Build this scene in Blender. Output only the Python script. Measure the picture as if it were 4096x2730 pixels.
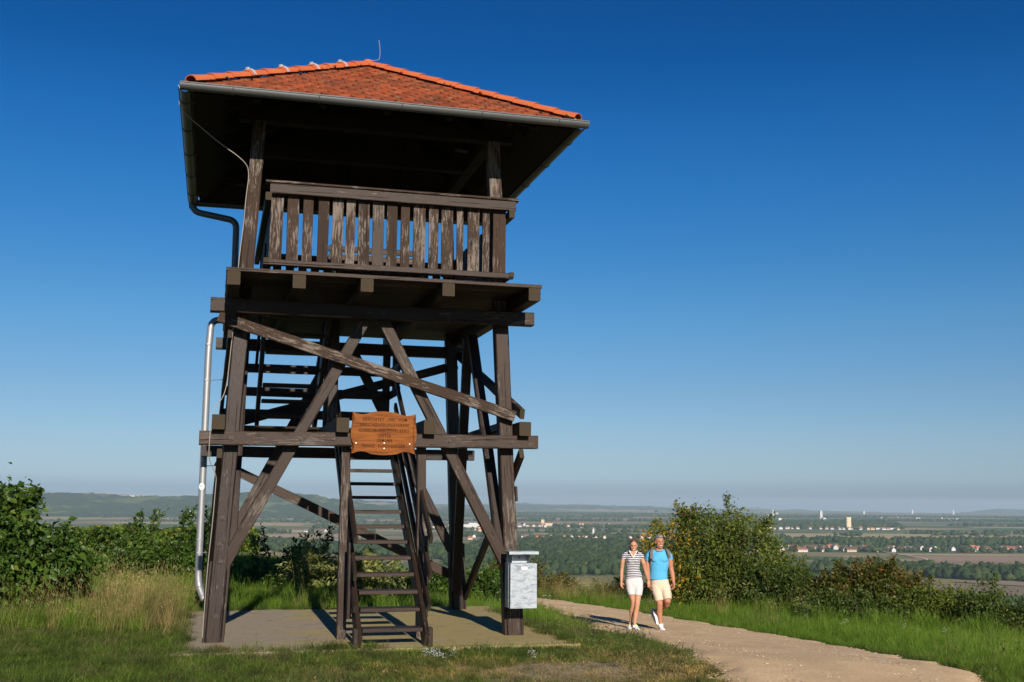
import bpy, bmesh, math, random
import numpy as np
from mathutils import Vector, Matrix, Euler

for _o in list(bpy.data.objects):
    bpy.data.objects.remove(_o)
scene = bpy.context.scene
COL = scene.collection
rng = np.random.default_rng(7)
random.seed(7)
RAD = math.radians

# ------------------------------------------------------------------ camera
EYE = 1.7
cam_d = bpy.data.cameras.new('camera')
cam = bpy.data.objects.new('camera', cam_d)
COL.objects.link(cam)
cam_d.sensor_width = 36.0
cam_d.lens = 39.06
cam_d.clip_start = 0.1
cam_d.clip_end = 80000
cam.matrix_world = Matrix.Translation((0, 0, EYE)) @ Matrix.Rotation(RAD(90 + 8.05), 4, 'X') @ Matrix.Rotation(RAD(0.423), 4, 'Z')
scene.camera = cam

# ------------------------------------------------------------------ sky, sun, exposure
SUN_EL = RAD(24.0)
SUN_AZ = RAD(165.2)            # clockwise from +Y: behind the camera, a little right
world = bpy.data.worlds.new('World')
scene.world = world
world.use_nodes = True
wn = world.node_tree
wn.nodes.clear()
w_out = wn.nodes.new('ShaderNodeOutputWorld')
w_bg = wn.nodes.new('ShaderNodeBackground')
w_sky = wn.nodes.new('ShaderNodeTexSky')
w_sky.sky_type = 'NISHITA'
w_sky.sun_disc = False
w_sky.sun_elevation = SUN_EL
w_sky.sun_rotation = SUN_AZ
w_sky.altitude = 300
w_sky.air_density = 1.0
w_sky.dust_density = 0.35
w_sky.ozone_density = 3.5
w_bg.inputs['Strength'].default_value = 0.085
# grade of the clear sky with height above the horizon: the deep polarised blue of the photograph
w_tc = wn.nodes.new('ShaderNodeTexCoord'); w_sep = wn.nodes.new('ShaderNodeSeparateXYZ'); w_rmp = wn.nodes.new('ShaderNodeValToRGB')
w_mul = wn.nodes.new('ShaderNodeMix'); w_mul.data_type = 'RGBA'; w_mul.blend_type = 'MULTIPLY'; w_mul.inputs[0].default_value = 1.0
wn.links.new(w_tc.outputs['Generated'], w_sep.inputs[0]); wn.links.new(w_sep.outputs[2], w_rmp.inputs['Fac'])
_stops = [(0.0073, (0.3209, 0.4292, 0.7069)), (0.0189, (0.3892, 0.4908, 0.7307)), (0.0382, (0.4066, 0.4886, 0.6643)), (0.0576, (0.4036, 0.4945, 0.6435)), (0.0965, (0.3662, 0.4829, 0.6111)), (0.1548, (0.2785, 0.4983, 0.6407)), (0.2124, (0.1753, 0.4612, 0.6616)), (0.2688, (0.1149, 0.4283, 0.6828)), (0.3234, (0.0698, 0.3817, 0.6717)), (0.3759, (0.0335, 0.3084, 0.5957)), (0.4161, (0.035, 0.283, 0.5635))]
w_rmp.color_ramp.elements.remove(w_rmp.color_ramp.elements[-1])
for _i, (_p, _c) in enumerate(_stops):
    _e = w_rmp.color_ramp.elements[0] if _i == 0 else w_rmp.color_ramp.elements.new(_p)
    _e.position = _p; _e.color = (*_c, 1)
wn.links.new(w_sky.outputs[0], w_mul.inputs[6]); wn.links.new(w_rmp.outputs['Color'], w_mul.inputs[7])
wn.links.new(w_mul.outputs[2], w_bg.inputs['Color'])
wn.links.new(w_bg.outputs[0], w_out.inputs['Surface'])

sun_d = bpy.data.lights.new('sun', 'SUN')
sun_d.energy = 5.0
sun_d.angle = RAD(0.55)
sun_d.color = (1.0, 0.91, 0.80)
sun = bpy.data.objects.new('sun', sun_d)
COL.objects.link(sun)
_sd = Vector((math.sin(SUN_AZ) * math.cos(SUN_EL), math.cos(SUN_AZ) * math.cos(SUN_EL), math.sin(SUN_EL)))
sun.rotation_euler = _sd.to_track_quat('Z', 'Y').to_euler()
sun.location = (10, -40, 30)

scene.view_settings.view_transform = 'Standard'
scene.view_settings.look = 'None'
scene.view_settings.exposure = 0.6
scene.view_settings.gamma = 1.0
scene.view_settings.use_curve_mapping = False
scene.cycles.max_bounces = 5
scene.cycles.diffuse_bounces = 3
scene.cycles.glossy_bounces = 2
scene.cycles.transmission_bounces = 3
scene.cycles.volume_bounces = 1
scene.cycles.transparent_max_bounces = 8

# ------------------------------------------------------------------ helpers
def tag(o, label=None, cat=None, group=None, kind=None):
    if label: o['label'] = label
    if cat: o['category'] = cat
    if group: o['group'] = group
    if kind: o['kind'] = kind
    return o

def link(o, parent=None):
    COL.objects.link(o)
    if parent is not None:
        o.parent = parent
    return o

def empty(name, loc=(0, 0, 0), rz=0.0, label=None, cat=None, group=None):
    o = bpy.data.objects.new(name, None)
    o.empty_display_size = 0.2
    o.location = loc
    o.rotation_euler = (0, 0, rz)
    link(o)
    return tag(o, label, cat, group)

def mesh_obj(name, verts, faces, mats, parent=None, midx=None, smooth=False):
    me = bpy.data.meshes.new(name)
    me.from_pydata([tuple(v) for v in verts], [], [tuple(f) for f in faces])
    for m in (mats if isinstance(mats, (list, tuple)) else [mats]):
        me.materials.append(m)
    if midx is not None:
        me.polygons.foreach_set('material_index', midx)
    if smooth:
        me.polygons.foreach_set('use_smooth', [True] * len(me.polygons))
    me.update()
    return link(bpy.data.objects.new(name, me), parent)

def fast_mesh(name, verts, tris, mats, attr=None, smooth=False, quads=False):
    """verts (n,3) array, faces (m,k) array, attr: dict name -> per-vertex float"""
    verts = np.asarray(verts, dtype=np.float32)
    tris = np.asarray(tris, dtype=np.int32)
    me = bpy.data.meshes.new(name)
    k = tris.shape[1]
    me.vertices.add(len(verts)); me.vertices.foreach_set('co', verts.ravel())
    me.loops.add(tris.size); me.loops.foreach_set('vertex_index', tris.ravel())
    me.polygons.add(len(tris)); me.polygons.foreach_set('loop_start', np.arange(0, tris.size, k, dtype=np.int32))
    if attr:
        for n, a in attr.items():
            at = me.attributes.new(n, 'FLOAT', 'POINT')
            at.data.foreach_set('value', np.asarray(a, dtype=np.float32))
    for m in (mats if isinstance(mats, (list, tuple)) else [mats]):
        me.materials.append(m)
    me.update(calc_edges=True)
    me.validate()
    if smooth:
        me.polygons.foreach_set('use_smooth', [True] * len(me.polygons))
    return me

class MB:
    """collects simple shapes into one mesh"""
    def __init__(s): s.v = []; s.f = []; s.m = []
    def add(s, v, f, m=0):
        b = len(s.v); s.v += [tuple(p) for p in v]; s.f += [tuple(b + i for i in q) for q in f]; s.m += [m] * len(f)
    def box(s, lo, hi, m=0):
        x0, y0, z0 = lo; x1, y1, z1 = hi
        s.add([(x0,y0,z0),(x1,y0,z0),(x1,y1,z0),(x0,y1,z0),(x0,y0,z1),(x1,y0,z1),(x1,y1,z1),(x0,y1,z1)],
              [(0,3,2,1),(4,5,6,7),(0,1,5,4),(1,2,6,5),(2,3,7,6),(3,0,4,7)], m)
    def tube(s, pts, r, n=10, m=0, closed_ends=True):
        pts = [Vector(p) for p in pts]
        rs = r if isinstance(r, (list, tuple)) else [r] * len(pts)
        rings = []
        prev = None
        for i, p in enumerate(pts):
            a = pts[max(0, i - 1)]; b = pts[min(len(pts) - 1, i + 1)]
            t = (b - a).normalized()
            if prev is None:
                ref = Vector((0, 0, 1)) if abs(t.z) < 0.9 else Vector((1, 0, 0))
                x = t.cross(ref).normalized()
            else:
                x = (prev - t * prev.dot(t)).normalized()
            prev = x
            y = t.cross(x)
            rings.append([p + (x * math.cos(2*math.pi*k/n) + y * math.sin(2*math.pi*k/n)) * rs[i] for k in range(n)])
        v = [q for rg in rings for q in rg]
        f = []
        for i in range(len(rings) - 1):
            for k in range(n):
                a = i*n + k; b = i*n + (k+1) % n
                f.append((a, b, b + n, a + n))
        if closed_ends:
            f.append(tuple(range(n - 1, -1, -1)))
            f.append(tuple(range((len(rings)-1)*n, len(rings)*n)))
        s.add(v, f, m)
    def build(s, name, mats, parent=None, smooth=False):
        return mesh_obj(name, s.v, s.f, mats, parent, s.m, smooth)

def copy_tree(o, parent=None):
    c = o.copy(); COL.objects.link(c)
    if parent is not None: c.parent = parent
    for ch in list(o.children): copy_tree(ch, c)
    return c

# ---- materials
class NT:
    def __init__(s, name):
        s.mat = bpy.data.materials.new(name); s.mat.use_nodes = True
        s.t = s.mat.node_tree; s.t.nodes.clear()
        s.out = s.t.nodes.new('ShaderNodeOutputMaterial')
    def n(s, typ, **kw):
        nd = s.t.nodes.new(typ)
        for k, v in kw.items():
            if k.startswith('i_'):
                nd.inputs[k[2:].replace('_', ' ')].default_value = v
            else:
                setattr(nd, k, v)
        return nd
    def l(s, a, b): s.t.links.new(a, b)
    def noise(s, vec, scale, detail=4, rough=0.6, dist=0.0):
        nd = s.n('ShaderNodeTexNoise'); nd.inputs['Scale'].default_value = scale
        nd.inputs['Detail'].default_value = detail; nd.inputs['Roughness'].default_value = rough
        nd.inputs['Distortion'].default_value = dist
        if vec is not None: s.l(vec, nd.inputs['Vector'])
        return nd.outputs['Fac']
    def ramp(s, fac, stops, interp='LINEAR'):
        nd = s.n('ShaderNodeValToRGB'); cr = nd.color_ramp; cr.interpolation = interp
        while len(cr.elements) > 1: cr.elements.remove(cr.elements[-1])
        for i, (p, c) in enumerate(stops):
            e = cr.elements[0] if i == 0 else cr.elements.new(p)
            e.position = p
            e.color = (c[0], c[1], c[2], 1) if isinstance(c, (tuple, list)) else (c, c, c, 1)
        s.l(fac, nd.inputs['Fac'])
        return nd.outputs['Color']
    def mix(s, fac, a, b, mode='MIX'):
        nd = s.n('ShaderNodeMix', data_type='RGBA', blend_type=mode)
        for sock, val in ((nd.inputs[0], fac), (nd.inputs[6], a), (nd.inputs[7], b)):
            if isinstance(val, (int, float)): sock.default_value = val
            elif isinstance(val, tuple): sock.default_value = (val[0], val[1], val[2], 1)
            else: s.l(val, sock)
        return nd.outputs[2]
    def math(s, op, a, b=0.0, clamp=False):
        nd = s.n('ShaderNodeMath', operation=op); nd.use_clamp = clamp
        for i, v in enumerate((a, b)):
            if isinstance(v, (int, float)): nd.inputs[i].default_value = v
            else: s.l(v, nd.inputs[i])
        return nd.outputs[0]
    def mapping(s, vec, scale=(1,1,1), loc=(0,0,0), rot=(0,0,0)):
        nd = s.n('ShaderNodeMapping'); nd.inputs['Scale'].default_value = scale
        nd.inputs['Location'].default_value = loc; nd.inputs['Rotation'].default_value = rot
        s.l(vec, nd.inputs['Vector']); return nd.outputs[0]
    def bsdf(s, color, rough=0.7, metal=0.0, spec=0.4, bump=None, bstr=0.3, bdist=0.01):
        b = s.n('ShaderNodeBsdfPrincipled')
        for sock, val in (('Base Color', color), ('Roughness', rough), ('Metallic', metal)):
            if isinstance(val, (int, float)): b.inputs[sock].default_value = val
            elif isinstance(val, tuple): b.inputs[sock].default_value = (val[0], val[1], val[2], 1)
            else: s.l(val, b.inputs[sock])
        b.inputs['Specular IOR Level'].default_value = spec
        if bump is not None:
            bm = s.n('ShaderNodeBump'); bm.inputs['Strength'].default_value = bstr; bm.inputs['Distance'].default_value = bdist
            s.l(bump, bm.inputs['Height']); s.l(bm.outputs[0], b.inputs['Normal'])
        s.l(b.outputs[0], s.out.inputs['Surface'])
        return b
    def objvec(s, rnd=40.0):
        tc = s.n('ShaderNodeTexCoord'); oi = s.n('ShaderNodeObjectInfo')
        m = s.math('MULTIPLY', oi.outputs['Random'], rnd)
        cb = s.n('ShaderNodeCombineXYZ'); s.l(m, cb.inputs[0]); s.l(m, cb.inputs[1]); s.l(m, cb.inputs[2])
        ad = s.n('ShaderNodeVectorMath', operation='ADD'); s.l(tc.outputs['Object'], ad.inputs[0]); s.l(cb.outputs[0], ad.inputs[1])
        return ad.outputs[0], oi.outputs['Random']
    def pos(s):
        return s.n('ShaderNodeNewGeometry').outputs['Position']
    def attr(s, name):
        a = s.n('ShaderNodeAttribute'); a.attribute_name = name; return a.outputs['Fac']

def plain_mat(name, col, rough=0.7, metal=0.0, spec=0.3, var=0.25, scale=12, bstr=0.15):
    t = NT(name); v, r = t.objvec()
    n = t.noise(v, scale, 4)
    c = t.mix(n, tuple(x * (1 - var) for x in col), tuple(min(1, x * (1 + var)) for x in col))
    t.bsdf(c, rough, metal, spec, t.noise(v, scale * 6, 3), bstr, 0.004)
    return t.mat

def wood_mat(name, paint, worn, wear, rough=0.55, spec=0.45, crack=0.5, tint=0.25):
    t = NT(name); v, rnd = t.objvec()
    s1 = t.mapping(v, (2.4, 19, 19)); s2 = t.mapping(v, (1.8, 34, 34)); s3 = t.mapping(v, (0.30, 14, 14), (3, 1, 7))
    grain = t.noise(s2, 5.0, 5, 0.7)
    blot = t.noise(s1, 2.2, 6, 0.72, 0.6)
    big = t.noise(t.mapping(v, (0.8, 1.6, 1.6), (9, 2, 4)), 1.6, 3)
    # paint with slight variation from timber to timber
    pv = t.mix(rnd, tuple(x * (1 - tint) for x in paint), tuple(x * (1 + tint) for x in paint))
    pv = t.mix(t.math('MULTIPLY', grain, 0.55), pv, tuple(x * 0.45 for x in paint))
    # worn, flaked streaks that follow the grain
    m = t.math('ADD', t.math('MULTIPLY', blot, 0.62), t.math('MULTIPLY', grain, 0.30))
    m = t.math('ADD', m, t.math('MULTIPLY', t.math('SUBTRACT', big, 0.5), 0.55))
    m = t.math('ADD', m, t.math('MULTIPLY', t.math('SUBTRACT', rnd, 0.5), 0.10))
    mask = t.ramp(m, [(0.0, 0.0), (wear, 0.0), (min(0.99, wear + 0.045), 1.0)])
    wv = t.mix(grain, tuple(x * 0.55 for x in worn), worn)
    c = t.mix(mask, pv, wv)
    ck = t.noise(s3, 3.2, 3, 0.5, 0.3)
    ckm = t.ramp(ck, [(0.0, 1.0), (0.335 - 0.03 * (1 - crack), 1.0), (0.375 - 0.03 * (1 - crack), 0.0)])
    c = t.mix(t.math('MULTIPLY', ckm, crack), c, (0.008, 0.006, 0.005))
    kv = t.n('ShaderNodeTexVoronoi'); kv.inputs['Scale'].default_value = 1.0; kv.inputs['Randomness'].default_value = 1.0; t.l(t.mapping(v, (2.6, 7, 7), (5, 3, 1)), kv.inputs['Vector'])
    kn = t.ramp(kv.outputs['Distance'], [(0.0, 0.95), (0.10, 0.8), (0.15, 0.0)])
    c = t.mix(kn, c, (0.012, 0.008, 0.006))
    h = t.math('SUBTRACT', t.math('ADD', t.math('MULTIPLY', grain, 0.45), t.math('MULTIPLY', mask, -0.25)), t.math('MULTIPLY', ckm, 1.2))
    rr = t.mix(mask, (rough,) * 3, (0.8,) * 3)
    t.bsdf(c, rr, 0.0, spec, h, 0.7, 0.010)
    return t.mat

def endgrain_mat():
    t = NT('end_grain'); v, rnd = t.objvec(0.15)
    sx = t.n('ShaderNodeSeparateXYZ'); t.l(v, sx.inputs[0])
    w = t.n('ShaderNodeTexWave'); w.wave_type = 'RINGS'; w.rings_direction = 'X'
    w.inputs['Scale'].default_value = 26; w.inputs['Distortion'].default_value = 2.5; w.inputs['Detail'].default_value = 3
    t.l(v, w.inputs['Vector'])
    c = t.mix(w.outputs['Fac'], (0.022, 0.015, 0.009), (0.062, 0.045, 0.028))
    n = t.noise(v, 14, 4)
    c = t.mix(t.ramp(n, [(0.45, 0.0), (0.7, 1.0)]), c, (0.035, 0.030, 0.014))
    t.bsdf(c, 0.85, 0, 0.2, w.outputs['Fac'], 0.4, 0.004)
    return t.mat

M = {}
M['wood'] = wood_mat('timber_paint', (0.034, 0.0195, 0.012), (0.120, 0.098, 0.082), 0.535, spec=0.25, crack=0.85)
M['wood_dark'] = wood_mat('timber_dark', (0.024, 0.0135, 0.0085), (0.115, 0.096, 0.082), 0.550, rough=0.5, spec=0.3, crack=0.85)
M['wood_worn'] = wood_mat('timber_worn', (0.036, 0.020, 0.012), (0.175, 0.143, 0.118), 0.482, rough=0.75, crack=0.5, spec=0.2)
M['wood_mid'] = wood_mat('timber_mid', (0.034, 0.0195, 0.012), (0.140, 0.115, 0.095), 0.515, crack=0.8, spec=0.25)
M['wood_inner'] = wood_mat('timber_inner', (0.022, 0.015, 0.010), (0.06, 0.05, 0.04), 0.72, rough=0.8, spec=0.15)  # inner and underside timbers: their shade is put into this near-black brown
M['end'] = endgrain_mat()
M['iron'] = plain_mat('bolt_iron', (0.045, 0.035, 0.030), 0.6, 0.5, 0.4)

# ------------------------------------------------------------------ ground, path, plain, hills
RC = 4.4e6          # twice the radius by which the far plain falls away
def near_z(x, y):
    """height of the hill top (numpy)"""
    yy = np.maximum(0, y - 12.5)
    pl = -0.04 * (x - 1.5) - 1.25 * (1 - np.exp(-yy / 13)) + np.where(x < 1, 0.054 * (1 - x), 0)
    b, k = -0.06, 0.10
    h = np.clip(0.5 + 0.5 * (pl - b) / k, 0, 1)
    z = pl * (1 - h) + b * h - k * h * (1 - h)
    r = np.hypot(x, y); q = np.maximum(0, r - 33)
    z = z - np.where(q < 15, 0.011 * q * q, 0.011 * 225 + 0.33 * (q - 15))
    return z
def ground_z(x, y):
    x = np.asarray(x, float); y = np.asarray(y, float)
    r = np.hypot(x, y)
    z = near_z(x, y)
    far = -100 - r * r / RC
    k = 6.0
    h = np.clip(0.5 + 0.5 * (z - far) / k, 0, 1)
    return far * (1 - h) + z * h + k * h * (1 - h) * 0.5
def gz(x, y): return float(ground_z(x, y))

PATH_R = [(-6.0, 31.6), (-2.5, 31.0), (-0.3, 30.0), (1.43, 28.4), (2.89, 25.7), (3.58, 23.74), (4.36, 21.5), (4.99, 18.8), (5.25, 15.9), (5.12, 14.0), (4.95, 12.2), (4.8, 11.0), (4.5, 9.0), (4.0, 6.0), (3.6, 2.0)]
PATH_L = [(-6.3, 29.0), (-2.8, 28.6), (-0.9, 27.6), (0.45, 26.4), (1.1, 24.6), (1.28, 22.0), (1.5, 20.2), (1.87, 17.6), (2.05, 15.8), (2.1, 13.5), (2.12, 12.0), (2.1, 11.0), (2.0, 9.0), (1.7, 6.0), (1.4, 2.0)]
def densify(pl, n):
    pl = np.array(pl); d = np.r_[0, np.cumsum(np.hypot(*np.diff(pl, axis=0).T))]
    t = np.linspace(0, d[-1], n)
    x = np.interp(t, d, pl[:, 0]); y = np.interp(t, d, pl[:, 1])
    for _ in range(6):
        x[1:-1] = (x[:-2] + 2 * x[1:-1] + x[2:]) / 4; y[1:-1] = (y[:-2] + 2 * y[1:-1] + y[2:]) / 4
    return np.c_[x, y]
NP = 160
PR = densify(PATH_R, NP); PL = densify(PATH_L, NP)
_k = np.arange(NP)
PR += np.c_[0.10 * np.sin(_k * 0.9) + 0.06 * np.sin(_k * 2.3), 0 * _k]
PL += np.c_[0.10 * np.sin(_k * 0.7 + 1) + 0.07 * np.sin(_k * 1.9), 0 * _k]
PATH_POLY = np.vstack([PR, PL[::-1]])
def in_poly(x, y, poly):
    x = np.asarray(x); y = np.asarray(y); c = np.zeros(x.shape, bool)
    n = len(poly); j = n - 1
    for i in range(n):
        xi, yi = poly[i]; xj, yj = poly[j]
        if yi != yj:
            c ^= ((yi > y) != (yj > y)) & (x < (xj - xi) * (y - yi) / (yj - yi) + xi)
        j = i
    return c

# tower frame of reference (the tower stands turned 14.8 degrees to the viewing direction)
TO = Vector((-3.466, 13.333, 0)); TR = RAD(14.828)
def t2w(u, v): return (TO.x + u * math.cos(TR) - v * math.sin(TR), TO.y + u * math.sin(TR) + v * math.cos(TR))
def w2t(x, y):
    dx = x - TO.x; dy = y - TO.y
    return dx * math.cos(TR) + dy * math.sin(TR), -dx * math.sin(TR) + dy * math.cos(TR)
SLAB = (-0.44, 4.25, -0.80, 3.95)

def ground_material():
    t = NT('ground'); p = t.pos()
    n1 = t.noise(p, 0.8, 4); n2 = t.noise(p, 7.0, 5, 0.7); n3 = t.noise(p, 60, 3)
    thatch = t.mix(n2, (0.030, 0.042, 0.012), (0.085, 0.075, 0.030))
    soil = t.mix(n3, (0.17, 0.13, 0.085), (0.34, 0.27, 0.18))
    sx = t.n('ShaderNodeSeparateXYZ'); t.l(p, sx.inputs[0])
    # trodden dry soil in front of the steps and beside the slab
    ax = t.math('DIVIDE', t.math('SUBTRACT', sx.outputs[0], 0.35), 1.9); ay = t.math('DIVIDE', t.math('SUBTRACT', sx.outputs[1], 11.6), 1.3)
    d = t.math('SQRT', t.math('ADD', t.math('MULTIPLY', ax, ax), t.math('MULTIPLY', ay, ay)))
    patch = t.math('SUBTRACT', 1.25, d, True)
    m = t.math('ADD', t.math('MULTIPLY', n2, 1.1), t.math('MULTIPLY', patch, 0.45))
    m = t.ramp(m, [(0.0, 0.0), (0.72, 0.0), (0.82, 1.0)])
    near = t.mix(m, thatch, soil)
    # the plain below: long narrow fields
    rot = t.mapping(p, (1, 1, 1), rot=(0, 0, RAD(-9)))
    wob = t.n('ShaderNodeTexNoise'); wob.inputs['Scale'].default_value = 0.0007; t.l(p, wob.inputs['Vector'])
    wm = t.n('ShaderNodeVectorMath', operation='SCALE'); t.l(wob.outputs['Color'], wm.inputs[0]); wm.inputs['Scale'].default_value = 500
    ad = t.n('ShaderNodeVectorMath', operation='ADD'); t.l(rot, ad.inputs[0]); t.l(wm.outputs[0], ad.inputs[1])
    sc = t.mapping(ad.outputs[0], (1 / 620.0, 1 / 190.0, 0))
    vo = t.n('ShaderNodeTexVoronoi'); vo.distance = 'CHEBYCHEV'; vo.inputs['Scale'].default_value = 1.0
    vo.inputs['Randomness'].default_value = 0.85; t.l(sc, vo.inputs['Vector'])
    sep = t.n('ShaderNodeSeparateColor'); t.l(vo.outputs['Color'], sep.inputs[0])
    gr = [(0.030, 0.060, 0.020), (0.045, 0.075, 0.028), (0.24, 0.19, 0.115), (0.060, 0.085, 0.035), (0.028, 0.050, 0.018),
          (0.17, 0.14, 0.075), (0.070, 0.090, 0.038), (0.30, 0.235, 0.15), (0.036, 0.070, 0.022), (0.10, 0.105, 0.045), (0.15, 0.11, 0.085)]
    fld = t.ramp(sep.outputs[0], [(i / len(gr), c) for i, c in enumerate(gr)], 'CONSTANT')
    rows = t.noise(t.mapping(rot, (0.002, 0.07, 0)), 1.0, 3)
    fld = t.mix(t.math('MULTIPLY', rows, 0.5), fld, (0.05, 0.07, 0.03))
    grn = t.noise(p, 0.0011, 3)
    fld = t.mix(t.ramp(grn, [(0.50, 0.0), (0.66, 0.6)]), fld, (0.045, 0.078, 0.028))
    fld = t.mix(1.0, fld, (1.45, 1.38, 1.22), 'MULTIPLY')
    ln = t.n('ShaderNodeVectorMath', operation='LENGTH'); t.l(p, ln.inputs[0])
    fm = t.ramp(t.math('DIVIDE', ln.outputs['Value'], 1000.0), [(0.33, 0.0), (0.42, 1.0)])
    mid = t.ramp(t.math('DIVIDE', ln.outputs['Value'], 100.0), [(0.38, 0.0), (0.6, 1.0)])
    slope = t.mix(t.noise(p, 0.05, 4), (0.03, 0.05, 0.018), (0.07, 0.085, 0.03))
    c = t.mix(fm, t.mix(mid, near, slope), fld)
    t.bsdf(c, 0.95, 0, 0.1, n3, 0.5, 0.02)
    return t.mat

def make_ground():
    ang = np.r_[np.linspace(-45, 45, 260), np.linspace(45, 315, 90)[1:-1]]
    ang = np.radians(ang)
    rad = np.r_[0.4, np.geomspace(1.5, 60, 110), np.geomspace(60, 30000, 120)[1:]]
    A, R = np.meshgrid(ang, rad)
    x = R * np.sin(A); y = R * np.cos(A); z = ground_z(x, y)
    # tiny unevenness of the turf, none under the slab
    z = z + np.where(R < 45, 0.012 * np.sin(x * 2.1 + 1.3 * np.sin(y * 1.3)) + 0.010 * np.sin(y * 2.7 + x), 0)
    u, v = w2t(x, y)
    ins = (u > SLAB[0] - .05) & (u < SLAB[1] + .05) & (v > SLAB[2] + 0.02) & (v < SLAB[3] + .05)
    z = np.where(ins, np.minimum(z, -0.10), z)
    V = np.c_[x.ravel(), y.ravel(), z.ravel()]
    na, nr = len(ang), len(rad)
    i = np.arange(nr - 1)[:, None] * na + np.arange(na)[None, :]
    j = np.arange(nr - 1)[:, None] * na + ((np.arange(na) + 1) % na)[None, :]
    F = np.stack([i, i + na, j + na, j], -1).reshape(-1, 4)
    F = F[:, ::-1]
    me = fast_mesh('ground', V, F, ground_material(), smooth=True)
    o = link(bpy.data.objects.new('ground', me)); tag(o, kind='structure')
make_ground()

def make_path():
    t = NT('gravel'); p = t.pos()
    n1 = t.noise(p, 1.3, 4); n2 = t.noise(p, 22, 5, 0.75)
    vo = t.n('ShaderNodeTexVoronoi'); vo.inputs['Scale'].default_value = 62; t.l(p, vo.inputs['Vector'])
    sep = t.n('ShaderNodeSeparateColor'); t.l(vo.outputs['Color'], sep.inputs[0])
    c = t.mix(sep.outputs[0], (0.36, 0.245, 0.135), (0.72, 0.55, 0.34))
    c = t.mix(n2, c, (0.55, 0.385, 0.215))
    c = t.mix(t.ramp(n1, [(0.35, 0.0), (0.75, 0.8)]), c, (0.38, 0.26, 0.145))
    h = t.math('SUBTRACT', t.math('MULTIPLY', n2, 0.7), vo.outputs['Distance'])
    t.bsdf(c, 0.95, 0, 0.12, h, 0.5, 0.006)
    n = 14
    V = []; F = []
    for k in range(NP):
        for j in range(n + 1):
            s = j / n
            q = PL[k] * (1 - s) + PR[k] * s
            e = min(s, 1 - s)
            rut = 0.010 * math.exp(-((s - 0.27) / 0.09) ** 2) + 0.010 * math.exp(-((s - 0.73) / 0.09) ** 2)
            z = gz(q[0], q[1]) + 0.055 * min(1, e / 0.05) - rut + 0.006 * math.sin(q[0] * 7 + q[1] * 5) + (-0.03 if e == 0 else 0)
            V.append((q[0], q[1], z))
    for k in range(NP - 1):
        for j in range(n):
            a = k * (n + 1) + j
            F.append((a, a + 1, a + n + 2, a + n + 1))
    o = mesh_obj('gravel_path', V, F, t.mat, smooth=True); tag(o, kind='structure')
    # loose stones on the path: too many to count
    N = 17000
    k = rng.uniform(35, NP - 1.01, N); s = rng.beta(0.9, 0.9, N)
    ki = k.astype(int); fr = k - ki
    a = PL[ki] * (1 - fr[:, None]) + PL[ki + 1] * fr[:, None]; b = PR[ki] * (1 - fr[:, None]) + PR[ki + 1] * fr[:, None]
    s = s * 1.06 - 0.03
    q = a * (1 - s[:, None]) + b * s[:, None]
    e = np.minimum(s, 1 - s)
    z = ground_z(q[:, 0], q[:, 1]) + 0.047 * np.clip(e / 0.05, 0, 1)
    sz = np.minimum(0.028, rng.gamma(1.8, 0.0030, N) + 0.004)
    base = np.array([(0,0,0.55),(1,0,0),(0.3,0.95,0.1),(-0.8,0.6,0),(-0.85,-0.5,0.1),(0.25,-1,0)])
    tri = np.array([(0,1,2),(0,2,3),(0,3,4),(0,4,5),(0,5,1)])
    th = rng.uniform(0, 6.28, N); c_, s_ = np.cos(th), np.sin(th)
    B = base[None] * rng.uniform(0.6, 1.3, (N, 6, 1)) * sz[:, None, None]
    X = B[..., 0] * c_[:, None] - B[..., 1] * s_[:, None] + q[:, 0:1]
    Y = B[..., 0] * s_[:, None] + B[..., 1] * c_[:, None] + q[:, 1:2]
    Z = B[..., 2] + z[:, None]
    V = np.stack([X, Y, Z], -1).reshape(-1, 3)
    T = (tri[None] + (np.arange(N) * 6)[:, None, None]).reshape(-1, 3)
    t2 = NT('pebble'); r = t2.attr('rnd')
    c = t2.ramp(r, [(0.0, (0.26, 0.175, 0.10)), (0.5, (0.50, 0.37, 0.22)), (0.85, (0.54, 0.44, 0.31)), (1.0, (0.24, 0.21, 0.19))])
    t2.bsdf(c, 0.9, 0, 0.2)
    me = fast_mesh('path_stones', V, T, t2.mat, {'rnd': np.repeat(rng.uniform(0, 1, N), 6)})
    o = link(bpy.data.objects.new('path_stones', me))
    tag(o, 'small loose tan stones scattered over the gravel path', 'gravel', kind='stuff')
make_path()

# --- far ridges: outline heights given as (bearing in degrees, height above sea of the plain at a distance)
def px_dir(dx, dy):
    """bearing tangent and slope of a point seen at picture column dx, row dy (2353 px wide picture)"""
    F = 2552.7; P = RAD(8.0496); R = RAD(-0.4234)
    A = dx - 1176.5; B = 784 - dy
    a = (A * math.cos(R) + B * math.sin(R)) / F; b = (-A * math.sin(R) + B * math.cos(R)) / F
    fy = math.cos(P) - b * math.sin(P); fz = math.sin(P) + b * math.cos(P)
    return a / fy, fz / fy

def forest_mat(name, c0, c1, c2, sc):
    t = NT(name); p = t.pos()
    n = t.noise(p, sc, 5, 0.65); n2 = t.noise(t.mapping(p, (1, 2.2, 1)), sc * 0.12, 3)
    c = t.mix(n, c0, c1)
    c = t.mix(t.ramp(n2, [(0.56, 0.0), (0.60, 1.0)]), c, c2)
    t.bsdf(c, 1.0, 0, 0.0, n, 1.0, 12.0)
    return t.mat

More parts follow.
